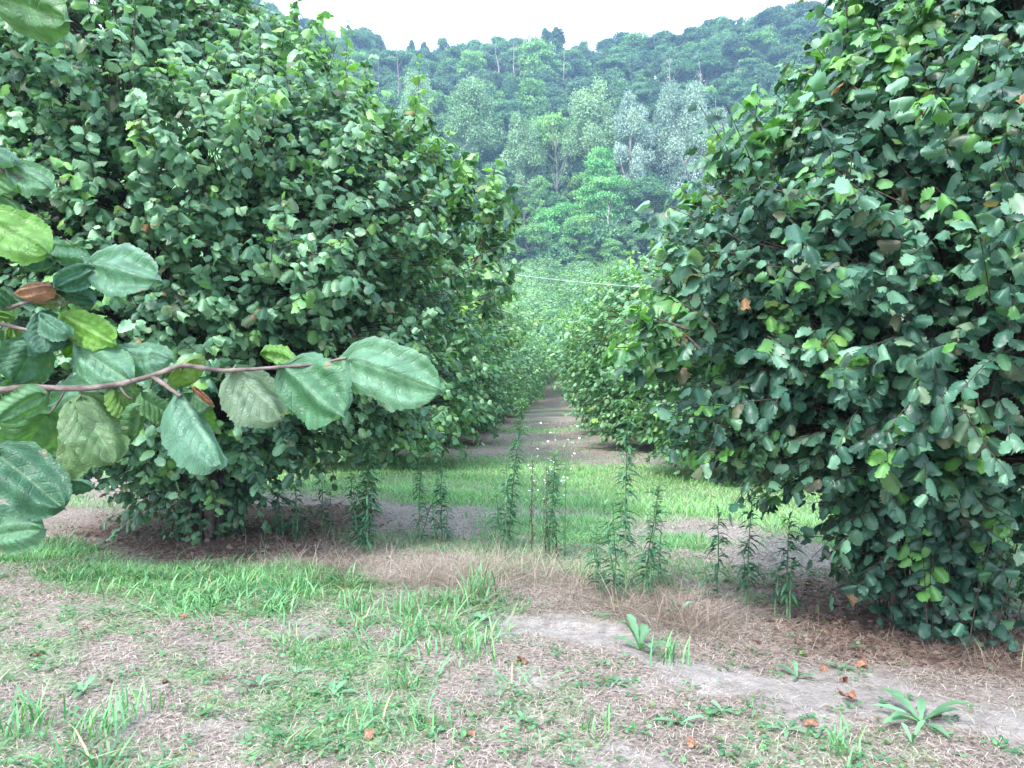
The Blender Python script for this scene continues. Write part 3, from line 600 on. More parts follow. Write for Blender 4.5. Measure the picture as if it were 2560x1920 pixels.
# the wood itself
wood_words = {'dark_a': 'dark round crowned', 'dark_b': 'dark bushy', 'mid_a': 'mid green round', 'mid_b': 'tall mid green', 'mid_c': 'layered mid green', 'light_a': 'light green round', 'light_b': 'layered light green'}
cnt = 0
for j, y in enumerate(np.arange(150, 268, 8.2)):
    band = 'lower' if y < 185 else ('middle' if y < 225 else 'upper')
    x = (215 - 512) / FPX * y + pr.uniform(0, 6)
    while True:
        px = 512 + x / y * FPX
        if px > 860 and not (px < 1000 and y > 225): break
        keep = True
        if px > 860 and pr.random() < .5: keep = False
        if px < 330 and y < 215: keep = False
        if px > 800 and y < 190: keep = False
        if keep:
            kinds = ['dark_a', 'dark_b', 'mid_a', 'mid_b', 'mid_c', 'light_a', 'light_b']; wt = [5, 5, 4, 3, 3, 1.2, 1.2] if y > 170 else [3, 2, 4, 2, 4, 1, 2]
            k = pr.choices(kinds, wt)[0]; yy = y + pr.uniform(-3, 3)
            H = pr.uniform(13, 18.5) * (.92 if y > 255 else 1)
            if y < 160: H *= .8
            forest_tree(k, x, yy, H, '%s tree in the %s part of the wooded slope' % (wood_words[k], band), '%s trees in the %s part of the wood' % (wood_words[k], band), pr.uniform(.95, 1.35)); cnt += 1
        x += pr.uniform(7.5, 11.5)
print('forest trees', cnt)
for i in range(26):
    px = 448 + i * 10 + pr.uniform(-5, 5); y = pr.uniform(134, 142); x = (px - 512) / FPX * y
    forest_tree(['bush', 'mid_c', 'light_b', 'light_a', 'mid_a'][i % 5], x, y, pr.uniform(6, 11), 'leafy bush at the lower edge of the wood above the orchard', 'bushes along the lower edge of the wood', pr.uniform(.8, 1.1), name='bush', cat='bush')

for i in range(34):
    px = 340 + i * 14.5 + pr.uniform(-4, 4); y = pr.uniform(258, 264); x = (px - 512) / FPX * y
    forest_tree('bush', x, y, pr.uniform(9, 12), 'undergrowth bush between the trunks on the ridge', 'undergrowth bushes along the ridge', pr.uniform(.9, 1.3), name='bush', cat='bush')

# ------------------------------------------------------------------ grass, straw and litter (nobody could count them)
def blades(name, x, y, h, w, tint, mat, bend=0.5, lean=0.0, a=None):
    n = len(x); z = ground_h(x, y); a = rng.uniform(0, 2 * np.pi, n) if a is None else a; ln = rng.uniform(0, 1, n) * lean; dirv = np.stack([np.cos(a), np.sin(a), np.zeros(n)], -1)
    side = np.stack([-np.sin(a), np.cos(a), np.zeros(n)], -1); b = rng.uniform(.15, 1, n) * bend
    base = np.stack([x, y, z - .005], -1); V = []
    for f, ww in ((0, 1), (.4, .95), (.75, .65)):
        c = base + dirv * ((b * f ** 1.8 + ln * f) * h)[:, None] + np.array([0, 0, 1.0]) * (h * f * (1 - .3 * b * f) / (1 + ln))[:, None]
        V += [c - side * (w * ww / 2)[:, None], c + side * (w * ww / 2)[:, None]]
    V.append(base + dirv * ((b + ln) * h)[:, None] + np.array([0, 0, 1.0]) * (h * np.maximum(1 - .42 * b, .04) / (1 + ln))[:, None])
    V = np.stack(V, 1).reshape(-1, 3); o = np.arange(n)[:, None] * 7
    Q = np.concatenate([np.array([[0, 1, 3, 2]]) + o, np.array([[2, 3, 5, 4]]) + o]); Tr = np.array([[4, 5, 6]]) + o
    return mesh(name, V, [Q, Tr], mat, tint=np.repeat(tint, 7, 0))
def sample(n, y0, y1, power=1.0, xm=.74, extra=.6):
    u = rng.random(n); y = y0 * (y1 / y0) ** u if power == 1 else (y0 ** (1 - power) + u * (y1 ** (1 - power) - y0 ** (1 - power))) ** (1 / (1 - power))
    x = rng.uniform(-1, 1, n) * (xm * y + extra); return x, y
# green grass near: tufts
gx = []; gy = []; ghh = []
cx, cy = sample(16000, 2.6, 11, 1.2)
g, l, s = zone(cx, cy); keep = rng.random(len(cx)) < .7 * g ** 1.4 + .025; cx, cy, g = cx[keep], cy[keep], g[keep]
tall_ = (T(cx, cy) > 4.0) & (T(cx, cy) < 6.0) & (cx < .2)
per = rng.integers(3, 8, len(cx)); per = np.where(tall_, per + 3, per)
rep = np.repeat(np.arange(len(cx)), per); sp_ = np.where(tall_, .05, .03)[rep]
bx = cx[rep] + rng.normal(0, 1, len(rep)) * sp_; by = cy[rep] + rng.normal(0, 1, len(rep)) * sp_
hb = rng.uniform(.015, .055, len(cx)) * (1 + .8 * (g > .55)) * (1 + 1.3 * (rng.random(len(cx)) < .05)); hb = np.where(tall_, rng.uniform(.04, .17, len(cx)), hb)
hb = np.where((cx > -.75) & (cx < -.1) & (cy > 5.2) & (cy < 6.3), hb * 1.6, hb)
hh = hb[rep] * rng.uniform(.5, 1.25, len(rep)); ww = np.clip(hh * .07, .003, .013) * rng.uniform(.7, 1.3, len(rep))
tb = (np.where(tall_, .12, 0) + rng.normal(.42, .22, len(cx)))[rep] + rng.normal(0, .15, len(rep))
tint = np.stack([np.clip(tb, 0, 1), np.clip(rng.normal(.05, .2, len(rep)), 0, .8), np.where(rng.random(len(rep)) < .12, rng.uniform(.3, 1, len(rep)), 0)], -1)
tag(link('green_grass', blades('green_grass', bx, by, hh, ww, tint, M['grass'], 1.3, lean=.9, a=np.arctan2(by - cy[rep], bx - cx[rep]) + rng.normal(0, .7, len(rep)))), 'tufts of fresh green grass coming up through the dry mown strip', 'grass', kind='stuff')
print('grass near', len(bx))
# broad blades clump beside the straw
# mid lawn
x, y = sample(320000, 6.2, 34, 1.3, .72, .5); g, l, s = zone(x, y); k = rng.random(len(x)) < np.clip(g, 0, 1) ** 1.2; x, y, g = x[k], y[k], g[k]
t_ = T(x, y); edge_ = np.exp(-((t_ - 10.6) / .6) ** 2); hh = rng.uniform(.03, .11, len(x)) * (1 + .9 * edge_) * (.6 + .7 * g); ww = np.clip(y * .0007, .004, .02)
tint = np.stack([np.clip(.5 + .3 * sstep(9, 11, t_) + (fbm(x * 1.5, y * 1.5) - .5) * 1.6 + rng.normal(0, .18, len(x)), 0, 1), np.clip(.35 * sstep(9, 12, t_) + rng.normal(.05, .2, len(x)), 0, .9), np.where(rng.random(len(x)) < .1, .7, 0)], -1)
tag(link('lawn_grass', blades('lawn_grass', x, y, hh, ww, tint, M['grass'], .9, lean=.6)), 'bright green grass strip crossing between the near and far hazels', 'grass', kind='stuff'); print('lawn', len(x))
# standing dry grass
x, y = sample(120000, 4.3, 10, 1.0, .72, .5); t_ = T(x, y) + (fbm(x * 1.3 + 5, y * 1.3) - .5) * .9
wgt = sstep(5.55, 5.9, t_) * (1 - sstep(6.5, 7.1, t_)) * (.08 + .95 * sstep(.42, .6, fbm(x * 1.8 + 30, y * 1.8))) ; wgt = np.where(x < -2.3, wgt * .35, wgt); wgt = wgt * np.interp(x, [.8, 1.6], [1.2, .4])
k = rng.random(len(x)) < wgt; x, y, t_ = x[k], y[k], t_[k]
hh = rng.uniform(.10, .45, len(x)) * np.interp(x, [-3, -1.8, .8, 1.6, 3], [.6, 1, 1, .65, .5]) * (.6 + .8 * fbm(x * 3, y * 3)); ww = rng.uniform(.0018, .0036, len(x))
tint = np.stack([np.clip(rng.normal(.48, .22, len(x)), 0, 1), np.where(rng.random(len(x)) < .08, .6, 0), np.where(x > 1.0, rng.uniform(.1, .8, len(x)), rng.uniform(0, .25, len(x)))], -1)
tag(link('dry_grass', blades('dry_grass', x, y, hh, ww, tint, M['straw'], 1.5, lean=1.6)), 'band of standing tan dry grass among the tall weeds', 'dry grass', kind='stuff'); print('dry', len(x))
# mown straw lying flat
x, y = sample(150000, 2.6, 13, 1.2, .72, .5); g, l, s = zone(x, y); k = rng.random(len(x)) < .95 - .75 * s - .4 * g; x, y, l = x[k], y[k], l[k]
n = len(x); z = ground_h(x, y); a = rng.uniform(0, np.pi, n); L_ = rng.uniform(.015, .06, n); w = rng.uniform(.0012, .003, n) * np.clip(y / 5, .8, 2); dz = rng.uniform(-.25, .45, n)
d = np.stack([np.cos(a), np.sin(a), dz], -1) * (L_ / 2)[:, None]; sd_ = np.stack([-np.sin(a), np.cos(a), rng.uniform(-.3, .3, n)], -1) * (w / 2)[:, None]
c = np.stack([x, y, z + .004 + rng.uniform(0, .012, n)], -1); m_ = c + np.array([0, 0, 1.0]) * (L_ * .08)[:, None]
V = np.stack([c - d - sd_, c - d + sd_, m_ + sd_, m_ - sd_, c + d + sd_, c + d - sd_], 1).reshape(-1, 3); o = np.arange(n)[:, None] * 6
Q = np.concatenate([np.array([[0, 1, 2, 3]]) + o, np.array([[3, 2, 4, 5]]) + o])
tint = np.stack([np.clip(rng.normal(.55, .25, n), 0, 1), 0 * x, np.clip(l * rng.uniform(0, 1.2, n), 0, 1)], -1)
tag(link('straw_litter', mesh('straw_litter', V, Q, M['straw'], tint=np.repeat(tint, 6, 0))), 'mown straw and dry clippings lying over the bare soil', 'straw', kind='stuff')
# low broad leaved ground cover
LEAFT = [simple_leaf(90 + i, 1.0) for i in range(4)]
cx, cy = sample(5200, 2.7, 9, 1.2); g, l, s = zone(cx, cy); k = rng.random(len(cx)) < g * .9 + .10; cx, cy = cx[k], cy[k]
rep = np.repeat(np.arange(len(cx)), rng.integers(4, 12, len(cx))); x = cx[rep] + rng.normal(0, .025, len(rep)); y = cy[rep] + rng.normal(0, .025, len(rep)); a = rng.uniform(0, 6.28, len(rep))
yd = np.stack([np.cos(a), np.sin(a), rng.uniform(0, .9, len(rep))], -1); nn = np.stack([0 * a, 0 * a, 1 + 0 * a], -1) + rng.normal(0, .3, (len(rep), 3))
tint = np.stack([np.clip(rng.normal(.5, .25, len(rep)), 0, 1), np.clip(rng.normal(0, .2, len(rep)), 0, 1), (rng.random(len(rep)) < .12) * .8], -1)
tag(link('ground_cover', scatter('ground_cover', LEAFT, np.stack([x, y, ground_h(x, y) + rng.uniform(.005, .03, len(x))], -1), yd, nn, rng.uniform(.008, .030, len(x)), tint, M['cover'], with_luv=False)), 'small broad leaved seedlings scattered over the dry ground', 'ground cover', kind='stuff')
# leaf litter under the hazels
x, y = sample(60000, 4.5, 45, 1.3, .72, .5); g, l, s = zone(x, y); k = rng.random(len(x)) < l * .9; x, y = x[k], y[k]; n = len(x); a = rng.uniform(0, 6.28, n)
yd = np.stack([np.cos(a), np.sin(a), rng.uniform(-.3, .3, n)], -1); nn = np.array([0, 0, 1.0]) + rng.normal(0, .4, (n, 3))
tint = np.stack([np.clip(rng.normal(.2, .2, n), 0, 1), 0 * x, rng.uniform(0, .8, n)], -1)
tag(link('leaf_litter', scatter('leaf_litter', FART, np.stack([x, y, ground_h(x, y) + .012], -1), yd, nn, rng.uniform(.03, .075, n), tint, M['straw'], with_luv=False)), 'brown fallen leaf litter under the hazel rows', 'leaf litter', kind='stuff')

# ------------------------------------------------------------------ tall weeds
LANCE = []
for i in range(4):
    V = np.array([(0, 0, 0), (.085, .25, .0), (.11, .5, -.04), (.07, .8, -.16), (0, 1, -.3), (-.07, .8, -.16), (-.11, .5, -.04), (-.085, .25, .0)]); V[:, 2] += np.array([0, .05, .06, .0, -.05 * i, 0, .06, .05]) * (i % 3)
    V[:, 2] -= V[:, 1] ** 2 * .22 * i
    LANCE.append((V, (np.array([(0, 1, 2, 7), (7, 2, 3, 6), (6, 3, 4, 5)]), np.zeros((0, 3), int)), V.copy()))
def base_at(dx, dy):
    """ground point from display coordinates (2212 wide)"""
    px = dx * .4629; py = dy * .4629; d = FPX * CAMZ / (py - 384); return (px - 512) / FPX * d, d
def weed(dx, dy, dtop, label, stems=1, lean=0.0, dead=False, dens=1.0, lsz=.10, spread=.05, tipx=0, name='tall_weed', bare_low=.12):
    x, y = base_at(dx, dy); h0 = (dy - dtop) * .4629 / FPX * y * 1.08
    e = empty(name, (x, y, gh(x, y)), 0, label, 'weed', 'tall weeds standing in the dry grass')
    r = np.random.default_rng(int(dx)); st = Tubes(); LP = []; LY = []; LN = []; LS = []; LT = []
    for k in range(stems):
        h = h0 * (1 if k == 0 else r.uniform(.28, .62)); b = np.array([0, 0, -.02]) + (0 if k == 0 else 1) * np.array([r.normal(0, spread), r.normal(0, spread), 0]); tt = np.linspace(0, 1, 10)[:, None]
        ln = lean if k == 0 else r.normal(0, .08); pts = b + tt * np.array([0, 0, h]) + tt ** 1.4 * np.array([ln * h, r.normal(0, .04) * h, 0]) + r.normal(0, .004, (10, 3))
        st.add(pts, np.linspace(.0075, .003, 10), 5)
        n = int(h * (115 if not dead else 45) * dens * (1 if k == 0 else .6))
        for q in range(n):
            f = r.uniform(bare_low, 1) ** .85; i = min(int(f * 9), 8); p = pts[i] * (1 - (f * 9 - i)) + pts[i + 1] * (f * 9 - i); a = q * 2.4 + r.uniform(-.3, .3)
            o = np.array([math.cos(a), math.sin(a), 0]); upw = (.9 if f > .85 else .35) + r.uniform(-.2, .2)
            LP.append(p); LY.append(o + np.array([0, 0, upw if not dead else -.6])); LN.append(np.array([0, 0, 1.0]) - o * .2 + r.normal(0, .2, 3))
            LS.append(lsz * r.uniform(.6, 1.15) * (1.0 if f < .7 else 1.28 - f * .42) * (.55 if dead else 1)); LT.append((np.clip(r.normal(.35 + .35 * f, .2), 0, 1), .45 * (f > .9), r.uniform(.7, 1) if dead else (r.random() < .04) * .8))
        if not dead and h > .9:   # short side sprays near the top
            for q in range(int(9 * dens)):
                f = r.uniform(.5, .95); i = min(int(f * 9), 8); a = r.uniform(0, 6.28); s = pts[i]; L_ = .22 * (1.15 - f) * h; tq = np.linspace(0, 1, 4)[:, None]
                sp = s + tq * L_ * np.array([math.cos(a) * .5, math.sin(a) * .5, .9]); st.add(sp, np.linspace(.002, .001, 4), 3)
                for w_ in range(8):
                    p = sp[min(3, w_ // 2)] + r.normal(0, .006, 3); LP.append(p); LY.append(np.array([math.cos(a + w_ * 2.4), math.sin(a + w_ * 2.4), .6])); LN.append(np.array([0, 0, 1.0]) + r.normal(0, .2, 3)); LS.append(lsz * .45); LT.append((r.uniform(.3, .9), .2, 0))
    link('stem', st.mesh('stem', M['deadstem'] if dead else M['weedstem']), e)
    link('leaves', scatter('leaves', LANCE, np.array(LP), np.array(LY), np.array(LN), np.array(LS), np.array(LT), M['weed'], with_luv=False), e)
    return e, x, y, h0
weed(800, 1195, 850, 'tall dense green weed in front of the right edge of the big left hazel', 6, 0, lsz=.12, dens=1.2, spread=.07)
weed(906, 1175, 965, 'single slender green weed right of the tall dense one', 2, .01)
weed(955, 1170, 985, 'slender weed with drooping leaves next to the dry grass centre', 3, -.02)
weed(1098, 1190, 885, 'tall weed leaning right with feathery top left of the white daisies', 3, .10, dens=1.3)
weed(1148, 1195, 1010, 'brown withered weed stem below the white daisies', 1, .01, dead=True)
weed(1178, 1205, 1015, 'dark withered weed stems right under the white daisies', 2, .03, dead=True)
weed(1192, 1210, 985, 'narrow green weed growing against the withered stems', 2, .02)
weed(1352, 1300, 890, 'tallest weed standing alone in the middle with curled drooping leaves', 7, 0, dens=.95, spread=.10, lsz=.105)
weed(1420, 1270, 1150, 'short thin weed at the foot of the tallest weed', 2, .07, spread=.06, dens=.6)
weed(1550, 1285, 1110, 'slim weed first to the right of the tallest weed', 2, .01, dens=.8)
weed(1612, 1312, 1070, 'weed with two straight stems and long drooping leaves', 2, .03, dens=.75, spread=.045)
weed(1700, 1335, 1125, 'weed with spreading leaves left of the dark right hazel', 3, .02, dens=.85, spread=.04)
weed(1838, 1310, 1180, 'thin weed nearest the foot of the dark right hazel', 2, .02, dens=.8)
weed(760, 1145, 1030, 'small weed left of the tall dense weed', 1, 0, dens=.8)
weed(696, 1150, 1010, 'slender weed between the left hazel foot and the tall dense weed', 2, 0, dens=.8)
weed(640, 1165, 1015, 'bushy weed close to the leafy foot of the left hazel', 4, 0, dens=1.0, spread=.09)
weed(598, 1160, 1050, 'weed hugging the leafy foot of the left hazel', 3, .03, dens=1.0, spread=.08)
# daisies (fleabane)
x, y = base_at(1190, 1196); e = empty('daisy_plant', (x, y, gh(x, y)), 0, 'loose spray of small white daisies among the tall weeds', 'flowering plant')
r = np.random.default_rng(77); st = Tubes(); fl = []; LP = []; LY = []; LN = []; LS = []; LT = []
for k in range(11):
    h = r.uniform(.68, 1.18); lx = r.uniform(-.20, .20); tt = np.linspace(0, 1, 8)[:, None]; b = np.array([r.normal(0, .05), r.normal(0, .05), -.02]); pts = b + tt * np.array([0, 0, h]) + tt ** 2 * np.array([lx, r.normal(0, .1), 0])
    st.add(pts, np.linspace(.004, .0015, 8), 4)
    for q in range(9):
        i = r.integers(4, 8); a = r.uniform(0, 6.28); L_ = r.uniform(.06, .2); tq = np.linspace(0, 1, 4)[:, None]; sp = pts[i] + tq * L_ * np.array([math.cos(a) * .8, math.sin(a) * .8, .8]); st.add(sp, np.linspace(.0014, .0009, 4), 3); fl.append(sp[-1])
    for q in range(26):
        f = r.uniform(.05, .95); i = min(int(f * 7), 6); a = r.uniform(0, 6.28); LP.append(pts[i] + (pts[i + 1] - pts[i]) * r.random()); LY.append(np.array([math.cos(a), math.sin(a), .3])); LN.append(np.array([0, 0, 1.0]) + r.normal(0, .2, 3)); LS.append(r.uniform(.03, .06)); LT.append((r.uniform(.2, .7), 0, (r.random() < .2) * .8))
link('stem', st.mesh('stem', M['weedstem']), e); link('leaves', scatter('leaves', LANCE, np.array(LP), np.array(LY), np.array(LN), np.array(LS), np.array(LT), M['weed'], with_luv=False), e)
pv = []; pf = []
for k in range(12):
    a = k * math.pi / 6; o = len(pv); c, s_n = math.cos(a), math.sin(a)
    pv += [(0.0015 * c, .0015 * s_n, 0), (.0085 * c - .0022 * s_n, .0085 * s_n + .0022 * c, .001), (.0105 * c, .0105 * s_n, .0008), (.0085 * c + .0022 * s_n, .0085 * s_n - .0022 * c, .001)]; pf.append((o, o + 1, o + 2, o + 3))
fm_ = mesh('flower', np.array(pv), np.array(pf), M['petal'], smooth=False)
for p in fl[:98]:
    f = link('flower', fm_, e); f.location = p; f.rotation_euler = (r.uniform(.1, 1.0), r.uniform(-.5, .5), r.uniform(0, 6.28)); f.scale = (1.05,) * 3

# rosette weeds in the foreground
def rosette(dx, dy, size, n, label, wide=.22, up=.7, seed=0, lime=.2):
    x, y = base_at(dx, dy); e = empty('broadleaf_weed', (x, y, gh(x, y)), 0, label, 'weed', 'low broad leaved weeds on the dry strip')
    r = np.random.default_rng(seed + int(dx)); V = []; Q = []; TI = []; LU = []
    for k in range(n):
        a = 2 * math.pi * k / n + r.uniform(-.4, .4); L_ = size * r.uniform(.6, 1.1); u = up * r.uniform(.4, 1.3); m = 9; o = len(V); br = np.clip(r.normal(.6, .2), 0, 1)
        for i in range(m):
            f = i / (m - 1); w = wide * L_ * (math.sin(math.pi * min(1, .08 + f * .93)) ** .8) * (.35 + .75 * f) * (1 + (.18 if i % 2 else -.12)) * .5
            c = np.array([math.cos(a), math.sin(a), 0]) * L_ * f * (1 - .25 * u) + np.array([0, 0, 1]) * (L_ * (u * f - .55 * u * f * f - .12 * f * f * (1 - u)) + .004)
            sd2 = np.array([-math.sin(a), math.cos(a), 0]) * w
            for s2 in (-1, 0, 1): V.append(c + sd2 * s2 + np.array([0, 0, abs(s2) * w * .35])); TI.append((br, lime * r.uniform(.3, 1.5), 0)); LU.append((s2, f, 0))
        for i in range(m - 1):
            for s2 in (0, 1): b = o + i * 3 + s2; Q.append((b, b + 1, b + 4, b + 3))
    link('leaves', mesh('leaves', np.array(V), np.array(Q), M['weed'], tint=np.array(TI), luv=np.array(LU)), e)
for i, (dx, dy, s, n, lab, w, u) in enumerate([
        (1382, 1415, .24, 7, 'upright pale green dandelion clump at the edge of the bare soil strip', .30, 1.3), (1990, 1590, .28, 8, 'large spreading rosette with long toothed leaves at lower right', .24, .9),
        (1970, 1640, .12, 4, 'single small upright leaf weed below the large rosette', .3, 1.3), (1722, 1475, .17, 5, 'upright leafy weed on the pale soil left of the large rosette', .3, 1.3),
        (1560, 1560, .13, 6, 'small flat rosette in the middle of the right foreground', .35, .5), (1040, 1345, .15, 6, 'round leaved pale green weed at the foot of the tall grass', .55, .8),
        (1300, 1335, .12, 7, 'small bright rosette between tall grass and bare soil', .3, .6), (720, 1520, .15, 6, 'light green lobed weed left of the centre foreground', .35, .8),
        (560, 1500, .12, 6, 'pale lobed weed in the left foreground', .3, .9), (640, 1470, .10, 5, 'small broad leaf weed on the dry patch at left', .4, .7),
        (1330, 1500, .12, 7, 'dark low rosette beside the dry patch right of centre', .3, .4), (1470, 1590, .14, 6, 'leafy weed low in the foreground right of centre', .3, .6),
        (1820, 1450, .11, 6, 'small toothed weed under the fringe of the dark right hazel', .3, .7), (180, 1520, .14, 6, 'broad weed in the left foreground near the frame edge', .35, .8),
        (1700, 1600, .13, 6, 'flat green weed left of the large rosette', .28, .5), (1130, 1590, .12, 6, 'small weed at the bottom centre of the dry strip', .3, .7),
        (1465, 1330, .16, 5, 'tall leafed dock between the straw and the soil strip', .35, 1.2), (2140, 1330, .12, 5, 'small leafy weed by the foot of the dark right hazel', .35, .9)]):
    rosette(dx, dy, s, n, lab, w, u, i)
# broad grass clump beside the dry grass
def grass_clump(dx, dy, n, h, label, seed, w=.012, spr=.07):
    x, y = base_at(dx, dy); e = empty('grass_clump', (x, y, gh(x, y)), 0, label, 'grass clump', 'coarse broad bladed grass clumps'); r = np.random.default_rng(seed); V = []; Q = []; TI = []
    for k in range(n):
        a = r.uniform(0, 6.28); L_ = h * r.uniform(.5, 1.1); b = r.uniform(.2, .9); p0 = np.array([r.normal(0, spr), r.normal(0, spr), -.005]); o = len(V); br = r.uniform(.3, .9); m = 7; sd2 = np.array([-math.sin(a), math.cos(a), 0]); lm = max(0, r.normal(.05, .2))
        for i in range(m):
            f = i / (m - 1); c = p0 + np.array([math.cos(a), math.sin(a), 0]) * b * L_ * f ** 1.9 + np.array([0, 0, 1]) * L_ * (f - .38 * b * f ** 2.4); ww = w * (1 - f ** 2.2) * (.6 + f * .6) / 2
            V.append(c - sd2 * ww); V.append(c + sd2 * ww); TI += [(br, lm, 0)] * 2
        for i in range(m - 1): q = o + 2 * i; Q.append((q, q + 1, q + 3, q + 2))
    link('tuft', mesh('tuft', np.array(V), np.array(Q), M['grass'], tint=np.array(TI)), e)
for i, (dx, dy, n, h, lab) in enumerate([(1040, 1300, 46, .36, 'tallest coarse grass clump, standing in front of the dry grass centre'), (960, 1310, 30, .24, 'coarse grass clump left of the tallest clump'), (880, 1330, 30, .22, 'coarse grass clump in the green band left of centre'),
        (760, 1330, 30, .20, 'coarse grass clump in the middle of the green band'), (640, 1290, 34, .22, 'bright coarse grass clump in front of the left dry grass'), (520, 1290, 34, .22, 'bright coarse grass clump below the left hazel foot'), (420, 1330, 26, .18, 'coarse grass clump at the front of the green band'),
        (240, 1300, 26, .18, 'coarse grass clump under the overhanging left leaves'), (1000, 1420, 34, .18, 'low spreading grass clump on the dry strip left of centre'), (1040, 1440, 28, .16, 'low grass clump beside the dry patch in the centre'), (900, 1395, 30, .2, 'grass clump at the lower right end of the green band'),
        (1450, 1450, 30, .22, 'upright wiry grass clump right of the dandelion clump'), (60, 1600, 40, .22, 'lush grass clump in the lower left corner'), (220, 1610, 34, .2, 'grass clump right of the lower left corner'), (300, 1560, 26, .18, 'grass clump above the lower left corner'),
        (1290, 1600, 24, .13, 'small grass clump at the bottom right of centre'), (1800, 1640, 26, .14, 'grass clump on the bottom edge at right'), (940, 1600, 24, .13, 'small grass clump at the bottom left of centre'), (860, 1500, 26, .16, 'grass clump in the middle of the left foreground')]):
    grass_clump(dx, dy, n, h, lab, 300 + i)

# fallen brown leaves, one by one
def dry_leaf(dx, dy, s, label, seed):
    x, y = base_at(dx, dy); r = random.Random(seed); tv, (q, t), u = leaf_template(8, 2, r.uniform(-1.2, 1.2), r.uniform(-.5, .8), .12, r.uniform(-.4, .8), .08, seed, .85)
    o = link('fallen_leaf', mesh('fallen_leaf', tv * s, [q, t], M['dryleaf'])); o.location = (x, y, gh(x, y) + .022); o.rotation_euler = (r.uniform(-.5, .5), r.uniform(-.5, .5), r.uniform(0, 6.28)); tag(o, label, 'leaf', 'brown leaves fallen on the dry strip')
for i, (dx, dy, s, lab) in enumerate([(1135, 1452, .07, 'curled brown leaf left of the dandelion clump'), (798, 1610, .065, 'curled brown leaf at the bottom left of centre'), (1022, 1618, .06, 'brown leaf at the bottom centre'), (1842, 1545, .09, 'pale tan crumpled leaf left of the large rosette'),
        (1772, 1452, .06, 'left one of two brown leaves on the pale soil'), (1872, 1448, .07, 'right one of two brown leaves on the pale soil'), (1820, 1488, .06, 'brown leaf just below the pair on the pale soil'), (1812, 1520, .06, 'orange brown leaf above the tan crumpled leaf'),
        (330, 1350, .055, 'brown leaf on the dry soil behind the left tufts'), (400, 1358, .055, 'orange leaf in front of the green band'), (68, 1442, .08, 'large curled brown leaf at the left edge'), (180, 1382, .05, 'small brown leaf on the left dry patch'), (355, 1490, .05, 'brown leaf in the left foreground'),
        (230, 1500, .055, 'orange brown leaf in the lower left grass'), (485, 1492, .05, 'small brown leaf near the pale lobed weed'), (1760, 1590, .07, 'upright dark brown leaf left of the large rosette'), (2035, 1585, .06, 'brown leaf right of the large rosette'), (1500, 1645, .07, 'curled brown leaf on the bottom edge'),
        (1990, 1560, .05, 'orange leaf tucked behind the large rosette'), (880, 1372, .05, 'small leaf at the edge of the green band'), (30, 1560, .06, 'brown leaf in the lower left corner grass')]):
    dry_leaf(dx, dy, s * .85, lab, 600 + i)

# ------------------------------------------------------------------ cable strung across the aisle
cb = Tubes(); tt = np.linspace(0, 1, 30)[:, None]; a_ = P(470, 268, 13.0); b_ = P(690, 289, 13.0); pts = a_ * (1 - tt) + b_ * tt; pts[:, 2:3] -= .06 * 4 * tt * (1 - tt); cb.add(pts, .003, 6)
tag(link('cable', cb.mesh('cable', M['cable'])), 'thin white cable strung across the aisle between the hazels', 'cable')

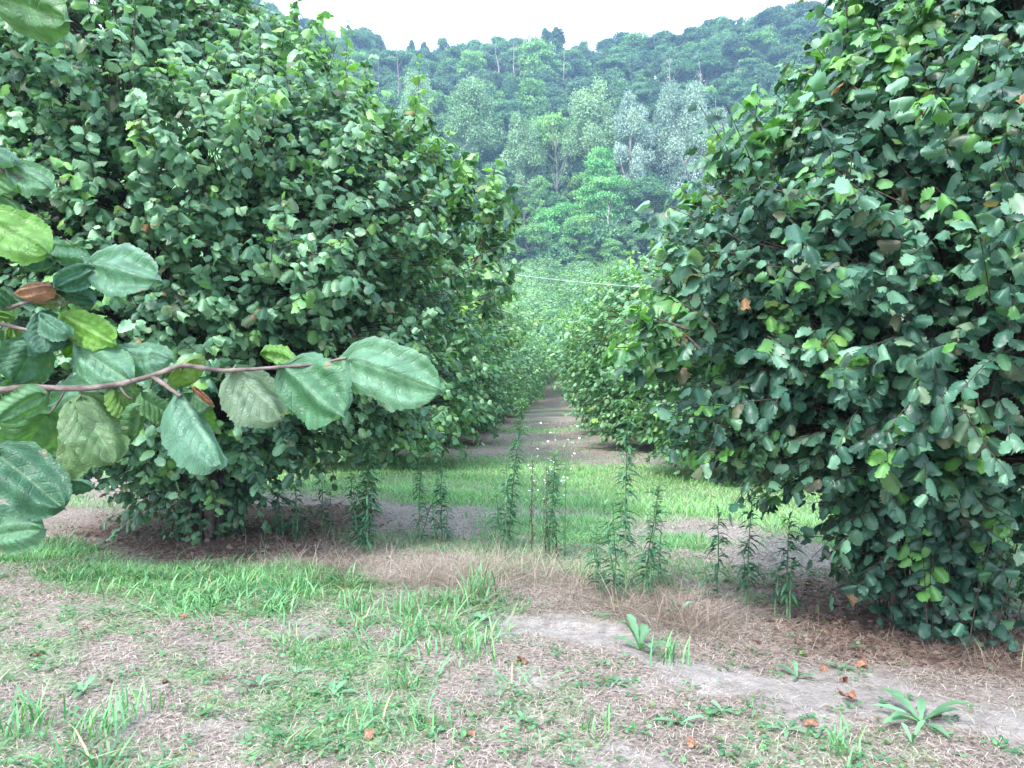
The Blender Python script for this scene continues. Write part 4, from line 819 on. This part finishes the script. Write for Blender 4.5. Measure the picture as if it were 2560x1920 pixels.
# ------------------------------------------------------------------ the near hazel whose twigs reach in from the left
D0 = .95
root_loc = np.array([-3.0, .75, 0.0]); ne = empty('hazel_tree', tuple(root_loc), 0, 'nearest hazel, only its twigs with big veined leaves reach in from the left edge', HZ)
tk = Tubes()
for k in range(5):
    a = k * 1.26 + .4; tt = np.linspace(0, 1, 8)[:, None]
    tk.add(np.array([.12 * math.cos(a), .12 * math.sin(a), -.05]) + tt * np.array([.45 * math.cos(a), .35 * math.sin(a), 2.6]), np.linspace(.05, .015, 8), 8)
link('trunk', tk.mesh('trunk', M['bark']), ne)
def zp(zx, zy, d=D0):  # close-up pixel (2212 wide crop of the left part) to a point
    return P(zx * .2025, 216 + zy * .2025, d) - root_loc
def big_leaf(zb, zt, zw, d0, d1, roll=0.0, cup=.25, droop=.12, wave=.05, fold=0.0, tint=(.5, .1, 0), seed=0, parent=None, nut=False, name='leaf'):
    b = zp(*zb, d0); t = zp(*zt, d1); L_ = np.linalg.norm(t - b); wd = zw * .2025 / FPX * (d0 + d1) / 2
    y = unit(t - b); cz = unit(-(b + t) / 2 - (root_loc - np.array([0, 0, CAMZ])) )  # towards the lens side of the blade
    z = unit(cz - (cz * y).sum() * y); x = np.cross(y, z); cr, sr = math.cos(roll), math.sin(roll); x, z = x * cr + z * sr, z * cr - x * sr
    wd = wd / max(.35, abs(cr)); m, hn = 30, 11; V = []; U = []; r = random.Random(seed); ph = r.uniform(0, 6); wd = max(wd, .60 * L_ * (1 if tint[2] < 1 else .5))
    lob = [r.uniform(-.08, .08) for _ in range(12)]
    for i in range(m + 1):
        v = i / m
        prof = (1 - abs(2 * v ** .80 - 1) ** 2.6) ** .60 * (1.05 - .14 * v) if 0 < v < 1 else 0
        prof *= 1 + float(np.interp(v * 5, range(6), lob[:6]))
        for j in range(-hn, hn + 1):
            uu = j / hn; sgn = 1 if j >= 0 else -1
            w = .5 * wd * prof * (1 + float(np.interp(v * 5, range(6), lob[6:])) * (sgn > 0)); au = abs(uu)
            tooth = (1 + (.022 if (i % 2) else -.02) + r.uniform(-.02, .02) + .06 * abs(math.sin(v * 17 + sgn))) if au > .99 else 1
            u = uu * w * tooth
            # basal lobes go back past the stalk, tip is drawn out
            yy = v * L_ - .12 * L_ * (1 - v) ** 5 * au ** 1.2 + .05 * L_ * au * math.sin(math.pi * v)
            if v > .9: yy += (v - .9) * .5 * L_ * (1 - au)
            vein = math.cos(2 * math.pi * (v - .75 * .5 * au * wd / L_ * 1.0) * 7)
            zz = -cup * abs(u) * 1.1 - droop * L_ * v * v - fold * abs(u) - .0009 * vein * min(1, au * 3) * prof + wave * wd * .5 * math.sin(v * 8 + ph + sgn * 1.3) * au ** 2 + .004 * math.cos(uu * 7 + ph)
            if j == 0: zz -= .0012
            V.append(b + x * u + y * yy + z * zz); U.append((uu * wd / L_ * .5 * 1.0, v, seed * 1.7))
    V = np.array(V); Un = np.array(U); V = V + z * ((fbm(Un[:, 0] * 2.2 + seed * 3.1 + 50, Un[:, 1] * 2.6 + seed, 3) - .5) * .020 * np.minimum(1, Un[:, 1] * 4))[:, None] * (L_ / .1); nn = 2 * hn + 1; ii = (np.arange(m)[:, None] * nn + np.arange(nn - 1)[None]).ravel(); Q = np.stack([ii, ii + 1, ii + nn + 1, ii + nn], -1)
    TI = np.tile(np.array(tint, float) * np.array([.78, 1, 1]), (len(V), 1))
    if tint[2] == 0:   # browned margin spots
        au = np.abs(np.tile(np.arange(-hn, hn + 1) / hn, m + 1)); spot = (fbm(np.array(U)[:, 0] * 6 + seed, np.array(U)[:, 1] * 6, 3) > .74) * (au > .75); TI[:, 2] = spot * .4
    link(name, mesh('leaf', V, Q, M['hazel_big'], tint=TI, luv=np.array(U)), parent)
def twig(points, r0, r1, d, name='branch'):
    pts = np.array([zp(px, py, dd) for (px, py), dd in zip(points, np.broadcast_to(d, (len(points),)))])
    # smooth
    s = np.linspace(0, len(pts) - 1, 6 * len(pts)); q = np.stack([np.interp(s, range(len(pts)), pts[:, k]) for k in range(3)], -1); q[1:-1] = (q[:-2] + q[1:-1] * 2 + q[2:]) / 4; q[1:-1] = (q[:-2] + q[1:-1] * 2 + q[2:]) / 4
    kn = np.linspace(r0, r1, len(q)) * (1 + .18 * (np.arange(len(q)) % 9 == 0))
    return link(name, Tubes().add(q, kn, 9).mesh('branch', M['twig_big']), ne)
def petiole(a, b, da, db, parent):
    pa, pb = zp(*a, da), zp(*b, db); tt = np.linspace(0, 1, 6)[:, None]; q = pa * (1 - tt) + pb * tt + np.array([0, 0, -.004]) * 4 * tt * (1 - tt); link('stalk', Tubes().add(q, np.linspace(.0016, .0011, 6), 6).mesh('stalk', M['twig_big']), parent)
def trunk_to(x, y, d): # hidden run of a twig from the trunk to the frame
    p = zp(x, y, d); return p
# main branch
B1 = twig([(-8200, -100), (-3000, 500), (-900, 830), (-50, 866), (130, 845), (300, 852), (450, 850), (600, 830), (750, 790), (900, 735), (1000, 750), (1100, 765), (1250, 757), (1400, 745), (1550, 735), (1712, 700)], .0050, .0016, [.85, .9, .93, .95, .95, .95, .95, .95, .95, .95, .95, .95, .95, .95, .95, .95])
B1b = link('side_twig', Tubes().add(np.array([zp(755, 792), zp(800, 825), zp(845, 858), zp(895, 890, .94)]), [.0032, .003, .0026, .002], 7).mesh('side_twig', M['twig_big']), B1)
BL = lambda *a, **k: big_leaf(*a, parent=B1, **k)
BL((1735, 712), (2150, 845), 215, .95, .90, roll=.15, cup=.15, droop=.10, tint=(.92, .08, 0), seed=1)
BL((1420, 752), (1660, 975), 330, .95, .90, roll=-.25, cup=.35, droop=.12, tint=(.62, .10, 0), seed=2, wave=.10)
BL((1180, 762), (1385, 965), 270, .955, .93, roll=.5, cup=.55, droop=.15, tint=(.75, 0, .16), seed=3, wave=.10)
BL((1460, 742), (1278, 695), 70, .97, 1.0, roll=.9, cup=.2, tint=(.4, .8, 0), seed=4)
BL((1735, 700), (1575, 740), 150, .97, 1.02, roll=-.6, cup=.5, tint=(.25, .35, 0), seed=5)
BL((905, 738), (965, 820), 220, .965, .98, roll=.2, cup=.1, tint=(.3, .8, .12), seed=6)
BL((895, 890), (1095, 1172), 165, .945, .90, roll=.5, cup=1.3, droop=.2, tint=(.85, 0, .0), seed=7, wave=.08)
BL((880, 900), (945, 1130), 170, .96, 1.0, roll=-.7, cup=.8, droop=.1, tint=(.35, .55, .0), seed=8)
BL((405, 905), (560, 1205), 285, .945, .93, roll=.25, cup=.3, droop=.08, tint=(.48, .28, .10), seed=9, wave=.10)
BL((352, 930), (245, 1315), 130, .94, .92, roll=-.9, cup=.6, droop=.1, tint=(.6, .35, .12), seed=10)
BL((235, 985), (90, 1215), 270, .97, .98, roll=.3, cup=.1, tint=(.5, .35, 0), seed=11)
BL((215, 885), (-5, 1010), 150, .93, .90, roll=.35, cup=.3, tint=(.75, .30, .0), seed=12)
BL((535, 845), (195, 950), 135, .97, 1.0, roll=-.5, cup=.2, tint=(.8, .05, 0), seed=15)
BL((590, 838), (690, 990), 160, .96, .97, roll=.5, cup=.3, tint=(.3, .8, .05), seed=16)
BL((700, 885), (875, 960), 110, .96, .98, roll=.8, cup=.4, tint=(.5, .4, 0), seed=17)
BL((900, 850), (1040, 920), 120, .97, .96, roll=.9, cup=.9, tint=(.5, .2, .0), seed=18)
BL((960, 850), (1050, 925), 36, .94, .94, roll=.2, cup=.9, tint=(.3, 0, 1), seed=19)
BL((560, 845), (620, 1010), 120, .98, 1.0, roll=-.3, cup=.3, tint=(.4, .5, .15), seed=20)
BL((690, 940), (660, 1120), 60, .96, .98, roll=.7, cup=.5, tint=(.7, .3, 0), seed=21)
petiole((395, 862), (405, 908), .95, .945, B1); petiole((590, 835), (655, 905), .95, .955, B1); petiole((900, 735), (905, 742), .95, .965, B1); petiole((320, 862), (230, 985), .95, .97, B1)
# nut cluster in the cupped leaf
pn = zp(930, 1040, .955); r = np.random.default_rng(5); a = np.linspace(0, np.pi, 9); bb = np.linspace(0, 2 * np.pi, 13)[:-1]
A_, B_ = np.meshgrid(a, bb, indexing='ij'); rr = .0095 * (1 + .12 * np.sin(B_ * 6)); V = np.stack([rr * np.sin(A_) * np.cos(B_), rr * np.sin(A_) * np.sin(B_), -.011 * np.cos(A_)], -1).reshape(-1, 3) + pn
i_ = np.arange(8)[:, None] * 12; j_ = np.arange(12)[None]; k_ = (j_ + 1) % 12; link('hazelnut', mesh('hazelnut', V, np.stack([i_ + j_, i_ + k_, i_ + 12 + k_, i_ + 12 + j_], -1).reshape(-1, 4), M['nut']), B1)
# upper branch
B2 = twig([(-8200, -900), (-3000, 100), (-900, 430), (-60, 468), (50, 452), (170, 415), (260, 357), (350, 272), (432, 235)], .0040, .0013, [.85, .92, .98, 1, 1, 1, 1, 1, 1])
BL = lambda *a, **k: big_leaf(*a, parent=B2, **k)
BL((462, 232), (748, 300), 150, 1.0, .95, roll=.2, cup=.2, tint=(.85, .0, 0), seed=31)
BL((452, 268), (280, 345), 125, 1.0, .96, roll=-.2, cup=.3, tint=(.6, 0, 0), seed=32)
BL((430, 238), (238, 215), 80, 1.01, 1.03, roll=.8, cup=.4, tint=(.7, 0, 0), seed=33)
BL((255, 222), (108, 248), 115, 1.02, 1.0, roll=.4, cup=.5, tint=(.35, 0, 0), seed=34)
BL((280, 368), (450, 432), 100, 1.0, 1.0, roll=-.5, cup=.5, tint=(.15, 0, 0), seed=35)
BL((90, 380), (225, 345), 90, .99, .97, roll=.4, cup=1.0, wave=.25, tint=(.6, 0, 1), seed=36)
BL((300, 430), (160, 455), 70, 1.0, 1.02, roll=.8, cup=.5, tint=(.8, 0, .3), seed=37)
BL((50, 455), (-40, 380), 90, 1.0, .98, roll=.2, cup=.3, tint=(.3, .1, 0), seed=38)
BL((170, 415), (60, 380), 110, 1.01, 1.04, roll=.3, cup=.3, tint=(.4, .0, 0), seed=39)
# middle branch
B3 = twig([(-8200, -300), (-3000, 300), (-900, 500), (-60, 515), (80, 552), (200, 575), (300, 590), (370, 615)], .0038, .0012, [.82, .9, .95, .98, .98, .98, .98, .98])
BL = lambda *a, **k: big_leaf(*a, parent=B3, **k)
BL((205, 485), (215, 665), 225, .98, .96, roll=-.25, cup=.5, tint=(.28, .0, 0), seed=41)
BL((175, 635), (75, 825), 260, .98, .97, roll=.15, cup=.25, tint=(.22, .1, 0), seed=42)
BL((325, 500), (545, 612), 115, .99, .97, roll=.3, cup=.3, tint=(.5, .95, 0), seed=43)
BL((385, 640), (618, 792), 170, .98, .94, roll=.1, cup=.3, tint=(.88, .1, 0), seed=44)
BL((560, 665), (828, 690), 110, 1.0, .97, roll=.7, cup=.4, tint=(.9, 0, 0), seed=45)
BL((555, 700), (690, 770), 110, 1.02, 1.02, roll=-.4, cup=.3, tint=(.25, 0, 0), seed=46)
BL((380, 610), (325, 700), 95, 1.0, 1.0, roll=.2, cup=.2, tint=(.3, .9, 0), seed=47)
BL((205, 492), (325, 560), 90, .97, .95, roll=.5, cup=.7, tint=(.8, 0, 0), seed=48)
BL((60, 560), (90, 655), 85, 1.0, 1.0, roll=.1, cup=.2, tint=(.5, .6, .1), seed=49)
BL((-20, 480), (60, 500), 60, .99, .99, roll=.1, cup=.2, tint=(.6, .8, .05), seed=50)
BL((-30, 590), (40, 690), 100, .99, .99, roll=.1, cup=.2, tint=(.5, .2, 0), seed=51)
BL((120, 800), (20, 900), 100, 1.0, .99, roll=.5, cup=.2, tint=(.7, .2, 0), seed=52)
# low and top leaves on short twigs at the frame edge
B4 = twig([(-8200, 400), (-3000, 900), (-900, 1050), (-120, 1180), (0, 1175)], .0055, .0018, [.8, .85, .88, .90, .90])
BL = lambda *a, **k: big_leaf(*a, parent=B4, **k)
BL((-25, 1165), (275, 1400), 300, .90, .86, roll=.1, cup=.22, tint=(.10, .10, 0), seed=61)
BL((440, 1335), (245, 1365), 75, .92, .92, roll=1.0, cup=.3, tint=(.6, 0, .0), seed=62)
BL((-40, 1575), (180, 1540), 125, .90, .87, roll=.3, cup=.3, tint=(.85, .15, 0), seed=63)
BL((-60, 1450), (170, 1490), 90, .95, .95, roll=.6, cup=.3, tint=(.75, 0, 0), seed=64)
B5 = twig([(-8200, -2000), (-3000, -900), (-900, -500), (-200, -350), (-30, -250), (30, -210), (150, -180)], .006, .0016, [.8, .9, .98, 1, 1, 1, 1])
BL = lambda *a, **k: big_leaf(*a, parent=B5, **k)
BL((-80, 0), (205, 155), 120, .95, .92, roll=.2, cup=.2, tint=(.55, .75, 0), seed=71)
BL((-50, -200), (55, -130), 120, 1.0, .98, roll=.2, cup=.3, tint=(.5, .35, 0), seed=72)
BL((50, -245), (220, -160), 85, 1.0, .97, roll=.3, cup=.4, tint=(.85, .15, 0), seed=73)
BL((-40, -330), (60, -280), 80, 1.0, .98, roll=.7, cup=.3, tint=(.85, 0, 0), seed=74)
BL((-30, -90), (80, -30), 90, 1.0, .99, roll=.3, cup=.5, tint=(.5, .4, 0), seed=75)
BL((-40, 30), (30, 120), 70, 1.0, .99, roll=.3, cup=.3, tint=(.3, .3, 0), seed=76)
B6 = twig([(-8200, -2600), (-3000, -1600), (-900, -1250), (-200, -1150), (60, -1100)], .005, .0016, [.8, .85, .88, .88, .88])
BL = lambda *a, **k: big_leaf(*a, parent=B6, **k)
BL((-60, -1080), (262, -960), 120, .86, .82, roll=-.4, cup=.3, tint=(.2, .35, 0), seed=81)
BL((60, -1110), (250, -1010), 90, .88, .86, roll=.6, cup=.3, tint=(.6, 0, 0), seed=82)

# ------------------------------------------------------------------ haze
def box(name, lo, hi, mat):
    V = np.array([(x, y, z) for z in (lo[2], hi[2]) for y in (lo[1], hi[1]) for x in (lo[0], hi[0])], float)
    F = np.array([(0, 2, 3, 1), (4, 5, 7, 6), (0, 1, 5, 4), (2, 6, 7, 3), (0, 4, 6, 2), (1, 3, 7, 5)]); return mesh(name, V, F, mat, smooth=False)
hm, n_, N, L = newmat('haze'); pv_ = N.new('ShaderNodeVolumePrincipled'); pv_.inputs['Color'].default_value = (.45, .68, 1.0, 1); pv_.inputs['Density'].default_value = 0.0007; pv_.inputs['Anisotropy'].default_value = 0.1
o_ = N.new('ShaderNodeOutputMaterial'); L.new(pv_.outputs[0], o_.inputs['Volume'])
tag(link('haze', box('haze', (-330, -50, -3), (330, 430, 185), hm)), kind='stuff')
